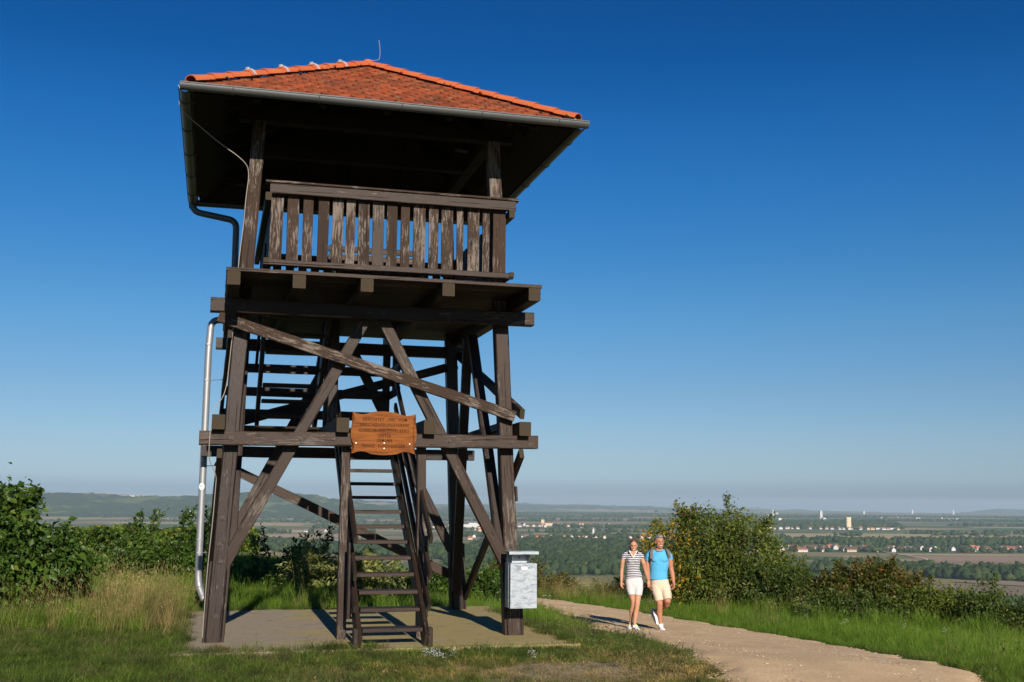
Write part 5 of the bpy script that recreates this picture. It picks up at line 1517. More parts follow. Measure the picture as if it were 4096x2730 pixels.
# hedge of vines behind it and shrubs to the left of the tower
def vine_rows():
    g = np.random.default_rng(5)
    post_mat = plain_mat('grey_vine_stake', (0.36, 0.36, 0.35), 0.7, 0.1, 0.3, 0.2)
    for row in range(4):
        x0, y0 = -11.6 - row * .15, 29.0 + row * 2.4; L = 3.9
        root = empty('vine_row', (x0, y0, gz(x0 + 3, y0)), RAD(3), ['nearest row of green grapevines with bare stems below, left of the tower', 'second row of green grapevines behind the nearest row', 'third row of green grapevines behind the nearest rows', 'farthest row of green grapevines toward the valley'][row], 'vines', 'rows of grapevines left of the tower')
        n = 8000 if row == 0 else 3500
        px = g.uniform(0, L, n); ph = .25 + .06 * np.sin(px * 3.1 + row); pz = g.uniform(.28, 1, n) * (.84 + .09 * np.sin(px * 2.3) + .06 * np.sin(px * 7)); py = g.normal(0, .20, n)
        pos = np.c_[px, py, pz]; rnd = np.clip(.5 + .25 * np.sin(px * 1.9 + 2) + g.normal(0, .22, n), 0, 1)
        if row == 0: rnd = np.where((np.abs(px - 4.55) < .28) & (pz > .75), 1.0, np.minimum(rnd, .93))
        V, F, A = leaves(pos, np.c_[g.normal(0, 1, n), np.sign(py) * .6 - .3, g.normal(0, .5, n)], .125 * g.uniform(.6, 1.2, n), rnd, g, .95, .15, .5)
        o = link(bpy.data.objects.new('foliage', fast_mesh('foliage', V, F, G_VINE, {'rnd': A})), root); tag(o, kind='stuff')
        for k in range(5 if row == 0 else 2):
            q = .3 + k * .78 if row == 0 else .5 + k * 2
            m = MB(); m.tube([(q, 0, -.1), (q + g.normal(0, .05), 0, .62)], .035, 7); m.build('stem_guard', post_mat, root)
vine_rows()
shrub('dogwood_shrub', 'round dogwood shrub with cream seed heads beside the galvanised downpipe', 'shrub', (-6.75, 22.6),
      [(0, 0, .38, 1.0, .7, .46), (-.75, .1, .32, .6, .6, .38), (.55, 0, .42, .7, .6, .42)], 60, 7500, .056, G_DOG, 12, .58, 12, .80, 'bark_red', droop=.4, twigl=.24, low=.05, berries=(90, BLOSSOM, .014))
shrub('dogwood_shrub', 'dark shrub in the shade of the tower with tall leafy shoots', 'shrub', (-4.45, 21.6),
      [(0, 0, .22, .75, .5, .28), (.5, 0, .2, .6, .5, .24)], 26, 2600, .055, G_DOG, 13, .55, 9, .85, 'bark_red', droop=.3, twigl=.22, low=.05)
shrub('thistle_clump', 'tall bushy weeds in sun left of the steps behind the slab', 'weeds', (-3.1, 20.4),
      [(0, 0, .30, .8, .4, .34), (.7, .1, .34, .5, .4, .34), (-.6, .2, .42, .4, .4, .35)], 46, 5200, .075, leaf_mat('weed_leaf', [(0, (0.05, 0.075, 0.025)), (.6, (0.10, 0.13, 0.05)), (1, (0.20, 0.20, 0.09))], .3, .7), 14, .28, 14, .42, droop=.1, twigl=.22, low=.03, berries=(160, BLOSSOM, .010))
shrub('dogwood_shrub', 'low dark green shrub seen between the steps', 'shrub', (-1.6, 23.2),
      [(0, 0, .28, .9, .5, .33), (.9, .1, .22, .7, .5, .28)], 36, 4800, .06, G_DOG, 15, .5, 8, .3, droop=.3, twigl=.2, low=.03, berries=(120, BLOSSOM, .010))
shrub('autumn_shrub', 'small reddish brown shrub on the crest behind the rear leg of the tower', 'shrub', (.15, 30.6),
      [(0, 0, .50, .8, .5, .48), (1.2, .3, .16, .5, .5, .20)], 34, 4200, .06, G_ROSE, 16, .5, 6, .3, twigl=.24, low=.05)
shrub('elder_shrub', 'small green shrub on the crest just left of the walking couple', 'shrub', (3.35, 30.5),
      [(0, 0, .20, .60, .5, .26), (-.7, .2, .14, .4, .4, .18)], 20, 1500, .055, G_BUCK, 17, .5, 5, .35, twigl=.22, low=.05, patch=lambda p, r, g: np.minimum(r, .9))

# right hand hedge along the path
def yellow_left(p, r, g):
    y = (p[:, 0] < -.35) & (g.uniform(0, 1, len(p)) < np.clip(-.1 - p[:, 0] * .28, 0, .48))
    return np.where(y, g.uniform(.95, 1, len(p)), np.minimum(r, .90))
shrub('tall_shrub', 'tallest shrub of the hedge with yellowing leaves on its left, behind the walking couple', 'shrub', (4.95, 27.2),
      [(-1.05, 0, 1.45, .68, .6, .90), (-.25, 0, 1.70, .80, .7, .95), (.75, 0, 1.55, .85, .7, .95), (-.1, .1, .75, 1.4, .8, .75), (1.45, 0, 1.0, .60, .6, .80), (-1.60, 0, 1.60, .32, .4, .45), (.45, 0, 2.40, .36, .4, .33), (-.65, 0, 2.30, .30, .4, .30)],
      80, 15500, .062, G_BUCK, 21, .40, 26, .42, twigl=.30, patch=yellow_left, low=.12)
shrub('hedge_shrub', 'dark green rounded shrub between the tall shrub and the rose hip bush', 'shrub', (6.35, 26.2),
      [(0, 0, .75, .95, .7, .68), (.8, -.1, .62, .75, .6, .60), (-.5, 0, .55, .6, .6, .55)], 60, 9500, .055, G_DARK, 22, .45, 22, .50, twigl=.25, low=.06)
shrub('hedge_shrub', 'low dark shrub with bare twigs in front of the rose hip bush', 'shrub', (6.85, 24.2),
      [(0, 0, .45, .9, .5, .42), (.9, 0, .42, .7, .5, .40)], 50, 6500, .05, G_DARK, 23, .42, 6, .3, twigl=.24, low=.06)
shrub('rose_hip_bush', 'brownish orange rose hip bush with red hips in the middle of the hedge', 'shrub', (8.05, 25.2),
      [(0, 0, .95, 1.05, .8, .72), (.75, 0, .80, .75, .7, .62), (-.85, 0, .75, .7, .7, .60), (.15, 0, 1.40, .50, .5, .38)], 85, 14500, .050, G_ROSE, 24, .5, 22, .48, twigl=.27, low=.05, berries=(260, BERRY, .014))
shrub('rose_hip_bush', 'greener rose hip bush right of the orange one, in the hedge', 'shrub', (9.35, 24.3),
      [(0, 0, .62, .95, .6, .55), (.7, 0, .55, .7, .6, .50), (-.6, -.1, .58, .7, .6, .52)], 60, 9000, .050, G_BUCK, 25, .5, 8, .30, twigl=.25, low=.05, berries=(60, BERRY, .012), patch=lambda p, r, g: np.where(r > .93, .7, r))
shrub('hedge_shrub', 'dark hedge shrub carrying one tall feathery sapling near the right edge', 'shrub', (9.75, 22.7),
      [(0, 0, .48, .85, .5, .42), (.75, -.1, .40, .7, .5, .38), (.1, .5, 1.0, .22, .22, .48)], 52, 7500, .046, G_DARK, 26, .45, 14, .35, twigl=.22, low=.05)
shrub('hedge_shrub', 'low dark bramble at the right edge of the picture', 'shrub', (10.35, 21.0),
      [(0, 0, .38, .8, .5, .36), (.7, 0, .35, .7, .5, .34), (-.5, -.2, .30, .5, .4, .28)], 44, 6000, .050, G_DARK, 27, .5, 8, .28, twigl=.22, low=.05)
for (x, y, s_) in ((12.0, 21.5, 28), (13.2, 19.8, 29)):
    shrub('hedge_shrub', 'dark hedge shrub beyond the right edge of the picture' if s_ == 28 else 'last dark hedge shrub farther along beyond the right edge', 'shrub', (x, y), [(0, 0, .45, 1.0, .6, .45)], 30, 2500, .055, G_DARK, s_, .5, 4, .3, twigl=.24)

# ------------------------------------------------------------------ grass, weeds and flowers: uncountable, instanced tufts
def blade_tuft(name, n, h0, h1, rad, w, bend_, mats, seed, seg=3, heads=0.0, flat=0.0):
    g = np.random.default_rng(seed); V = []; F = []; A = []
    for i in range(n):
        r = rad * math.sqrt(g.uniform()); th = g.uniform(0, 6.28); p = np.array([r * math.cos(th), r * math.sin(th), -0.01])
        h = g.uniform(h0, h1); dr = g.uniform(0, 6.28); lean = g.uniform(.15, 1) * bend_
        out = np.array([math.cos(dr), math.sin(dr), 0]); sd = np.array([-out[1], out[0], 0]); rn = g.uniform()
        b = len(V)
        for k in range(seg + 1):
            t = k / seg
            q = p + out * h * lean * t * t + np.array([0, 0, h * (t - .35 * lean * t * t)]) * (1 - flat * t)
            ww = w * (1 - t) ** .7 * g.uniform(.8, 1.1)
            if k < seg: V += [q - sd * ww / 2, q + sd * ww / 2]; A += [rn, rn]
            else: V.append(q); A.append(rn)
        for k in range(seg - 1):
            a = b + 2 * k; F += [(a, a + 1, a + 3), (a, a + 3, a + 2)]
        a = b + 2 * (seg - 1); F.append((a, a + 1, a + 2))
        if heads and g.uniform() < heads:
            q = V[-1]; d = unit((q - V[-2])[None])[0]
            for m in range(5):
                c = q - d * .016 * m; o_ = g.normal(0, 1, 3); o_ = unit(o_[None])[0] * .006
                b2 = len(V); V += [c - o_, c + d * .022 + o_ * 1.3, c + o_ + d * .006]; A += [1, 1, 1]; F.append((b2, b2 + 1, b2 + 2))
    me = fast_mesh(name, np.array(V), np.array(F), mats, {'rnd': np.array(A)})
    return me

def grass_mat(name, cols, trans=.35, dry=0.25, dcol=(0.24, 0.19, 0.09), nscale=.7):
    t = NT(name); oi = t.n('ShaderNodeObjectInfo'); p = t.pos()
    r = t.math('ADD', t.math('MULTIPLY', t.attr('rnd'), .55), t.math('MULTIPLY', oi.outputs['Random'], .45))
    c = t.mix(1.0, t.ramp(r, cols), (1.65, 1.45, 1.0), 'MULTIPLY')
    if nscale > .6: c = t.mix(t.ramp(t.noise(p, 2.3, 4), [(0.38, .85), (0.58, 0.0)]), c, (0.028, 0.045, 0.010))
    n = t.noise(p, nscale, 3); m = t.math('ADD', n, t.math('MULTIPLY', t.math('SUBTRACT', oi.outputs['Random'], .5), .35))
    c = t.mix(t.ramp(m, [(1 - dry - .12, 0.0), (1 - dry, .85)]), c, dcol)
    b = t.n('ShaderNodeBsdfPrincipled'); t.l(c, b.inputs['Base Color']); b.inputs['Roughness'].default_value = .6; b.inputs['Specular IOR Level'].default_value = .18
    tr = t.n('ShaderNodeBsdfTranslucent'); c2 = t.mix(1.0, c, (1.2, 1.35, .6), 'MULTIPLY'); t.l(c2, tr.inputs['Color'])
    mx = t.n('ShaderNodeMixShader'); mx.inputs[0].default_value = trans
    t.l(b.outputs[0], mx.inputs[1]); t.l(tr.outputs[0], mx.inputs[2]); t.l(mx.outputs[0], t.out.inputs['Surface'])
    return t.mat
g_lawn = grass_mat('lawn_blade', [(0, (0.022, 0.047, 0.009)), (.5, (0.050, 0.092, 0.016)), (1, (0.115, 0.150, 0.040))], .35, .30, (0.15, 0.13, 0.055), .9)
g_dryl = grass_mat('trodden_blade', [(0, (0.075, 0.085, 0.025)), (.4, (0.16, 0.13, 0.055)), (1, (0.30, 0.235, 0.12))], .25, .3)
g_mead = grass_mat('meadow_blade', [(0, (0.030, 0.070, 0.010)), (.5, (0.065, 0.130, 0.018)), (1, (0.120, 0.190, 0.035))], .42, .22, (0.24, 0.21, 0.09), .45)
g_dry = grass_mat('dry_stalk', [(0, (0.10, 0.088, 0.042)), (.5, (0.17, 0.145, 0.078)), (1, (0.26, 0.225, 0.14))], .25, .0)
g_weed = grass_mat('weed_blade', [(0, (0.040, 0.060, 0.025)), (.5, (0.075, 0.095, 0.040)), (1, (0.13, 0.15, 0.07))], .3, .25, (0.17, 0.11, 0.075))
g_white = plain_mat('white_petals', (0.78, 0.78, 0.74), .8, 0, .2, .05)

def weed_proto(name, seed, h, n, mat, leaf):
    g = np.random.default_rng(seed); P = []; D = []
    V0 = []; 
    segs = []
    for i in range(n):
        d = unit((np.array([0, 0, 1.]) + g.normal(0, .35, 3) * [1, 1, 0])[None])[0]; L = h * g.uniform(.5, 1); s = np.array([g.normal(0, .05), g.normal(0, .05), 0])
        segs.append((s, s + d * L))
        for k in range(int(12 * L / .4)):
            t = g.uniform(.05, 1); P.append(s + d * L * t); D.append(g.normal(0, 1, 3) * [1, 1, .3])
    P = np.array(P); D = np.array(D)
    V, F, A = leaves(P, D, leaf * g.uniform(.5, 1.2, len(P)), g.uniform(0, .8, len(P)), g, .35, .2, .1)
    V2, F2 = tubes(np.array(segs), np.full(len(segs), .003), np.full(len(segs), .0015), 3)
    F2t = np.vstack([F2[:, [0, 1, 2]], F2[:, [0, 2, 3]]]) + len(V)
    return fast_mesh(name, np.vstack([V, V2]), np.vstack([F, F2t]), mat, {'rnd': np.r_[A, np.full(len(V2), .9)]})

def flower_proto(name, seed, h, k, rad):
    g = np.random.default_rng(seed); V = []; F = []; MI = []
    for i in range(k):
        s = np.array([g.normal(0, rad), g.normal(0, rad), 0]); e = s + np.array([g.normal(0, .05), g.normal(0, .05), h * g.uniform(.7, 1.1)])
        b = len(V); V += [s - [.002, 0, 0], s + [.002, 0, 0], e]; F.append((b, b + 1, b + 2)); MI.append(0)
        for _ in range(9):
            c = e + g.normal(0, 1, 3) * [.014, .014, .004]; r = .0045
            b = len(V); V += [c + [r, 0, 0], c + [-r * .5, r * .9, .002], c + [-r * .5, -r * .9, .002]]; F.append((b, b + 1, b + 2)); MI.append(1)
    me = fast_mesh(name, np.array(V), np.array(F), [g_weed, g_white], {'rnd': np.full(len(V), .5)}); me.polygons.foreach_set('material_index', MI); return me

def scatter(name, label, cat, protos, P, scl, g, lean=.12, pick=None):
    n = len(P)
    pc = bpy.data.collections.new(name + '_kinds')
    for i, me in enumerate(protos):
        o = bpy.data.objects.new('%s_%02d' % (name, i), me); pc.objects.link(o)
    me = fast_mesh(name, P, np.zeros((0, 3), int), [])
    def at(nm, typ, data, dt='value'):
        a = me.attributes.new(nm, typ, 'POINT'); a.data.foreach_set(dt, data)
    rot = np.c_[g.normal(0, lean, n), g.normal(0, lean, n), g.uniform(0, 6.28, n)].astype(np.float32)
    at('rot', 'FLOAT_VECTOR', rot.ravel(), 'vector'); at('scl', 'FLOAT', scl.astype(np.float32))
    at('pk', 'INT', (g.integers(0, len(protos), n) if pick is None else pick).astype(np.int32))
    o = link(bpy.data.objects.new(name, me))
    ng = bpy.data.node_groups.new(name, 'GeometryNodeTree')
    ng.interface.new_socket('Geometry', in_out='INPUT', socket_type='NodeSocketGeometry'); ng.interface.new_socket('Geometry', in_out='OUTPUT', socket_type='NodeSocketGeometry')
    gi = ng.nodes.new('NodeGroupInput'); go_ = ng.nodes.new('NodeGroupOutput')
    ip = ng.nodes.new('GeometryNodeInstanceOnPoints'); ci = ng.nodes.new('GeometryNodeCollectionInfo')
    ci.inputs['Collection'].default_value = pc; ci.inputs['Separate Children'].default_value = True; ci.inputs['Reset Children'].default_value = True
    ip.inputs['Pick Instance'].default_value = True
    def na(nm, typ):
        q = ng.nodes.new('GeometryNodeInputNamedAttribute'); q.data_type = typ; q.inputs['Name'].default_value = nm
        return [s for s in q.outputs if s.enabled and s.name == 'Attribute'][0]
    L = ng.links.new
    L(gi.outputs[0], ip.inputs['Points']); L(ci.outputs[0], ip.inputs['Instance']); L(na('pk', 'INT'), ip.inputs['Instance Index'])
    L(na('rot', 'FLOAT_VECTOR'), ip.inputs['Rotation']); L(na('scl', 'FLOAT'), ip.inputs['Scale']); L(ip.outputs[0], go_.inputs[0])
    md = o.modifiers.new('scatter', 'NODES'); md.node_group = ng
    tag(o, label, cat, kind='stuff')
    return o

def allowed(x, y, margin=0.0, path_margin=0.0):
    u, v = w2t(x, y)
    e = .10 * (1 + np.sin(u * 5 + 1) * .5 + np.sin(v * 7) * .4) + .03
    margin = e
    ok = ~((u > SLAB[0] + margin) & (u < SLAB[1] - margin) & (v > SLAB[2] - .02 + margin * .8 * (u < 2.0)) & (v < SLAB[3] - margin))
    ok &= ~in_poly(x, y, PATH_POLY)
    return ok
def sine_noise(x, y, s, seed):
    g = np.random.default_rng(seed); z = np.zeros_like(x)
    for k in range(7):
        a = g.uniform(0, 6.28); f = s * g.uniform(.6, 2.2); z += np.sin((x * math.cos(a) + y * math.sin(a)) * f + g.uniform(0, 6.28))
    return z / 3.5
def pts(x, y):
    u, v = w2t(x, y); s = (u > SLAB[0]) & (u < SLAB[1]) & (v > SLAB[2]) & (v < SLAB[3])
    return np.c_[x, y, np.where(s, -0.004, ground_z(x, y))]
def poly_pts(n, x0, x1, y0, y1, g): return g.uniform(x0, x1, n), g.uniform(y0, y1, n)
def pathdist(x, y):
    Q = PATH_POLY; d = np.full(len(x), 1e9)
    for i in range(0, len(Q), 2): d = np.minimum(d, np.hypot(x - Q[i, 0], y - Q[i, 1]))
    return d

def make_grass():
    g = np.random.default_rng(33)
    # lawn in front of and beside the tower
    lawn = [blade_tuft('lawn', 46, .05, .12, .13, .0050, 1.1, g_lawn, s, 3) for s in (1, 2, 3, 4)] + [blade_tuft('lawn', 36, .09, .17, .12, .0050, 1.4, g_lawn, s, 3) for s in (5, 6)]
    x, y = poly_pts(30000, -9.5, 6.0, 9.3, 17.5, g)
    u, v = w2t(x, y)
    dry = np.exp(-(((x - .6) / 2.6) ** 2 + ((y - 11.6) / 1.0) ** 2)) + .8 * np.exp(-(((x - 1.6) / .9) ** 2 + ((y - 13.2) / 1.6) ** 2))
    nz = sine_noise(x, y, 1.6, 3)
    keep = allowed(x, y) & (g.uniform(0, 1, len(x)) > np.clip(dry * 1.05 + nz * .22 - .05, 0, .93)) & ~((v > 4.0) & (u > -.5))
    keep &= g.uniform(0, 1, len(x)) > np.clip((y - 14.5) / 4, 0, .4)
    x, y, dry = x[keep], y[keep], dry[keep]
    scatter('lawn_grass', 'short green grass in front of the concrete slab', 'grass', lawn, pts(x, y), g.uniform(.6, 1.15, len(x)) * (1 - .35 * np.clip(dry, 0, 1)), g, .25)
    # trodden, straw coloured thin turf
    dl = [blade_tuft('straw', 30, .02, .07, .14, .004, 2.2, g_dryl, s, 3, flat=.4) for s in (11, 12, 13)]
    x, y = poly_pts(26000, -3.5, 5.2, 9.4, 16.5, g)
    dry = np.exp(-(((x - .6) / 3.0) ** 2 + ((y - 11.7) / 1.4) ** 2)) + .9 * np.exp(-(((x - 1.55) / .9) ** 2 + ((y - 13.6) / 2.2) ** 2))
    keep = allowed(x, y) & (g.uniform(0, 1, len(x)) < dry * .75 + .05)
    x, y = x[keep], y[keep]
    scatter('dry_turf', 'thin trodden straw coloured turf beside the path and slab', 'grass', dl, pts(x, y), g.uniform(.6, 1.3, len(x)), g, .2)
    # long green grass: verge right of the path, meadow behind the tower, left side
    md = [blade_tuft('meadow', 34, .16, .34, .12, .0065, .85, g_mead, s, 4) for s in (21, 22, 23)] + [blade_tuft('meadow', 30, .25, .48, .12, .007, .75, g_mead, s, 4, heads=.12) for s in (24, 25)]
    x, y = poly_pts(30000, -11, 12.5, 10, 33.5, g)
    u, v = w2t(x, y); pd = pathdist(x, y)
    right = (x > np.interp(y, PR[::-1, 1][:-1], PR[::-1, 0][:-1])) if False else (x > np.interp(y, [9, 12, 16, 19, 21.5, 24, 26, 28.4], [4.5, 4.9, 5.25, 5.0, 4.4, 3.6, 2.8, 1.5]))
    behind = (v > 4.05) & ~right
    left = (u < -.8) & (y > 14.6) 
    r = np.hypot(x, y)
    keep = allowed(x, y, 0) & (right | behind | left) & (r < 34.5)
    keep &= ~(behind & (pd < .5) & (g.uniform(0, 1, len(x)) < .7))
    x, y, pd, right = x[keep], y[keep], pd[keep], right[keep]
    far = np.hypot(x, y)
    sc = (.42 + .5 * np.clip(pd / 1.1, 0, 1)) * g.uniform(.7, 1.15, len(x))
    scatter('meadow_grass', 'long green meadow grass along the path and behind the tower', 'grass', md, pts(x, y), sc, g, .14)
    # fill so that the sun lit verge is thick
    x, y = poly_pts(26000, 1.5, 11, 10.5, 31, g)
    right = (x > np.interp(y, [9, 12, 16, 19, 21.5, 24, 26, 28.4], [4.55, 4.95, 5.3, 5.05, 4.45, 3.65, 2.85, 1.6])) & (x < np.interp(y, [10, 18, 22, 25, 28, 31], [9, 9.8, 10.2, 9.0, 6.6, 4.5]))
    keep = right; x, y = x[keep], y[keep]; pd = pathdist(x, y)
    scatter('verge_grass', 'dense sunlit grass verge between the gravel path and the hedge', 'grass', md[:3] + lawn[4:], pts(x, y), (.35 + .45 * np.clip(pd / 1.0, 0, 1)) * g.uniform(.7, 1.2, len(x)), g, .16)
    # tall dry grass: left of the tower, along the crest
    dr = [blade_tuft('dry', 16, .55, .95, .13, .0045, .38, g_dry, s, 4, heads=.9) for s in (31, 32, 33)] + [blade_tuft('dry', 12, .35, .65, .15, .004, .8, g_dry, s, 4, heads=.8) for s in (34, 35)]
    q = []
    for cx, cy, sx_, sy_, n in ((-5.0, 15.9, .42, .70, 46), (-6.1, 17.2, .60, 1.0, 44), (-6.9, 18.6, .6, .9, 34), (-7.6, 24.5, 1.0, 1.2, 50), (-5.9, 17.5, 1.1, 1.8, 60), (-5.3, 15.0, .8, .5, 24), (-4.75, 15.6, .30, .6, 45), (-5.4, 16.3, .5, .7, 40), (-4.8, 14.8, .35, .35, 22), (-6.6, 16.2, .5, .5, 20)):
        q.append(np.c_[g.normal(cx, sx_, n), g.normal(cy, sy_, n)])
    n = 620; cx = g.uniform(-5.5, 3.6, n); cy = 29.5 + g.normal(0, 1.3, n) + 1.2 * np.sin(cx); q.append(np.c_[cx, cy])
    n = 260; cx = g.uniform(.8, 4.0, n); q.append(np.c_[cx, 30.6 + g.normal(0, .8, n)])
    n = 40; q.append(np.c_[g.uniform(4.2, 7.0, n), g.uniform(24.2, 26.0, n)])
    n = 50; q.append(np.c_[g.uniform(7.2, 10.0, n), g.uniform(19.6, 23.4, n)])
    n = 40; q.append(np.c_[g.uniform(.4, 1.5, n), g.uniform(17, 22, n)])
    q = np.vstack(q); x, y = q[:, 0], q[:, 1]; keep = allowed(x, y); x, y = x[keep], y[keep]
    sc = g.uniform(.55, 1.0, len(x)) * np.where(y > 26, .78, 1.0)
    sc = np.where((x > .3) & (y < 24), sc * .5, sc)
    scatter('dry_grass', 'tall straw coloured grass stalks left of the tower and along the crest', 'grass', dr, pts(x, y), sc, g, .16)
    # high tufts in front of the hedge
    tt = [blade_tuft('tussock', 60, .40, .75, .16, .010, .9, g_mead, s, 5) for s in (61, 62)]
    n = 120; t_ = g.uniform(0, 1, n); x = np.interp(t_, [0, .35, .7, 1], [5.2, 6.9, 8.3, 9.6]) + g.normal(0, .25, n); y = np.interp(t_, [0, .35, .7, 1], [26.0, 23.6, 22.3, 20.6]) + g.normal(0, .35, n)
    scatter('tussock_grass', 'tall bright green grass tussocks in front of the hedge', 'grass', tt, pts(x, y), g.uniform(.5, 1.0, n), g, .12)
    # broad leaved weeds
    wd = [weed_proto('weed', s, h, 4, g_weed, lf) for s, h, lf in ((41, .28, .05), (42, .40, .06), (43, .18, .05))]
    x, y = poly_pts(5200, -9.5, 11.5, 10.5, 32.5, g); u, v = w2t(x, y); pd = pathdist(x, y)
    strip = (x > .2) & (x < 2.4) & (y > 11.5) & (y < 26)
    back = (v > 4.0) & (x < 1.2); lf = (u < -.75) & (y > 15)
    p_ = np.where(strip, .9, np.where(back, .45, np.where(lf, .30, .10)))
    keep = allowed(x, y) & (strip | back | lf | (x > 5)) & (g.uniform(0, 1, len(x)) < p_)
    x, y, strip = x[keep], y[keep], strip[keep]
    scatter('herbs', 'grey green weeds and herbs at the foot of the tower and path edge', 'weeds', wd, pts(x, y), g.uniform(.5, 1.1, len(x)) * np.where(strip, .75, 1), g, .15)
    # white flowers
    fl = [flower_proto('bloom', s, h, 5, .05) for s, h in ((51, .12), (52, .30), (53, .42))]
    q = [np.c_[g.normal(-.85, .12, 8), g.normal(12.20, .14, 8)], np.c_[g.uniform(-2.2, 1.5, 4), g.uniform(12.0, 12.3, 4)], np.c_[g.uniform(1.5, 3.4, 34), g.uniform(28.8, 31, 34)], np.c_[g.normal(3.6, .4, 14), g.normal(26.6, .4, 14)], np.c_[g.uniform(-2.5, 1.0, 26), g.uniform(19.5, 28, 26)], np.c_[g.uniform(5, 8, 10), g.uniform(15, 22, 10)]]
    pk = np.concatenate([np.zeros(12), np.full(34, 2), np.full(14, 1), np.full(26, 2), np.full(10, 1)]).astype(int)
    q = np.vstack(q); x, y = q[:, 0], q[:, 1]
    scatter('white_flowers', 'small white wildflowers in the grass', 'flowers', fl, pts(x, y), g.uniform(.8, 1.3, len(x)), g, .1, pk)
make_grass()

# ------------------------------------------------------------------ woods on the plain: masses of crowns
def ico(sub=1):
    bm = bmesh.new(); bmesh.ops.create_icosphere(bm, subdivisions=sub, radius=1.0)
    bm.verts.ensure_lookup_table()
    V = np.array([v.co[:] for v in bm.verts]); F = np.array([[v.index for v in f.verts] for f in bm.faces]); bm.free(); return V, F
IV2, IF2 = ico(2); IV1, IF1 = ico(1)
def crowns(x, y, h, w, g, fine=True):
    IV, IF = (IV2, IF2) if fine else (IV1, IF1)
    n = len(x); z = plain_z(x, y)
    d = 1 + g.normal(0, .21, (n, len(IV), 1))
    V = IV[None] * d * np.stack([w * .55, w * .55, h * .52], -1)[:, None]
    V[..., 0] += x[:, None]; V[..., 1] += y[:, None]; V[..., 2] += (z + h * .5)[:, None]
    F = IF[None] + (np.arange(n) * len(IV))[:, None, None]
    hh = (IV[:, 2] * .5 + .5)
    A = np.clip(g.uniform(0, 1, n)[:, None] * .75 + g.uniform(0, .25, (n, len(IV))), 0, 1)
    return V.reshape(-1, 3), F.reshape(-1, 3), A.ravel()
t_ = NT('wood_crowns'); p_ = t_.pos()
c_ = t_.ramp(t_.attr('rnd'), [(0, (0.018, 0.034, 0.012)), (.45, (0.034, 0.058, 0.018)), (.8, (0.055, 0.080, 0.024)), (.95, (0.085, 0.095, 0.032)), (1, (0.10, 0.10, 0.06))])
c_ = t_.mix(t_.math('MULTIPLY', t_.noise(p_, .45, 4), .6), c_, (0.018, 0.032, 0.011))
t_.bsdf(c_, 1, 0, 0, t_.noise(p_, .6, 3), 1.0, 1.5)
M['crowns'] = t_.mat
def wood(label, polys, spacing, h, seed):
    g = np.random.default_rng(seed); VV = []; FF = []; AA = []; b = 0
    for poly in polys:
        P = np.array(poly, float); x0, y0 = P.min(0); x1, y1 = P.max(0)
        area = .5 * abs(np.dot(P[:, 0], np.roll(P[:, 1], 1)) - np.dot(P[:, 1], np.roll(P[:, 0], 1)))
        n = int((x1 - x0) * (y1 - y0) / spacing ** 2)
        x = g.uniform(x0, x1, n); y = g.uniform(y0, y1, n); k = in_poly(x, y, P); x, y = x[k], y[k]
        hh = h * g.uniform(.6, 1.25, len(x)); w = np.minimum(spacing * g.uniform(.9, 1.5, len(x)), hh * g.uniform(.8, 1.5, len(x)))
        V, F, A = crowns(x, y, hh, w, g, y0 < 2500); VV.append(V); FF.append(F + b); AA.append(A); b += len(V)
    o = link(bpy.data.objects.new('woodland', fast_mesh('woodland', np.vstack(VV), np.vstack(FF), M['crowns'], {'rnd': np.concatenate(AA)}, smooth=False)))
    tag(o, label, 'woodland', kind='stuff')
wood('broad dark green wood in the valley between the tower and the walkers', [[(-60, 1520), (60, 1500), (190, 1560), (330, 1900), (360, 2350), (120, 2650), (-60, 2500), (-120, 1900)]], 10.5, 14, 61)
wood('dark wood behind the lower steps of the tower', [[(-640, 2300), (-420, 2100), (-120, 1900), (-100, 2300), (-330, 2330), (-520, 2480)]], 11, 13, 62)
wood('dark wood in front of the brown fields at the right edge', [[(420, 1640), (640, 1460), (830, 1290), (900, 1400), (720, 1640), (520, 1760)]], 9.5, 13, 63)
wood('tree belt behind the village on the right', [[(560, 2700), (900, 2640), (1350, 2720), (2600, 2650), (2700, 2860), (1350, 2900), (900, 2790), (560, 2800)]], 12, 15, 64)
wood('trees among the houses of the village on the right', [[(470, 2345), (760, 2345), (1000, 2385), (1250, 2500), (1500, 2500), (1500, 2620), (800, 2600), (500, 2560)]], 34, 9, 65)
wood('garden trees in front of the village on the right', [[(480, 2275), (1000, 2290), (1500, 2400), (1500, 2440), (1000, 2330), (480, 2310)]], 21, 9, 71)
wood('long dusky forest behind the tall silo', [[(820, 4350), (1500, 4280), (1580, 4600), (1750, 5100), (900, 5300)]], 19, 17, 66)
wood('trees around the grain silo', [[(900, 4180), (1450, 4170), (1450, 4330), (900, 4330)]], 30, 11, 67)
hd = []
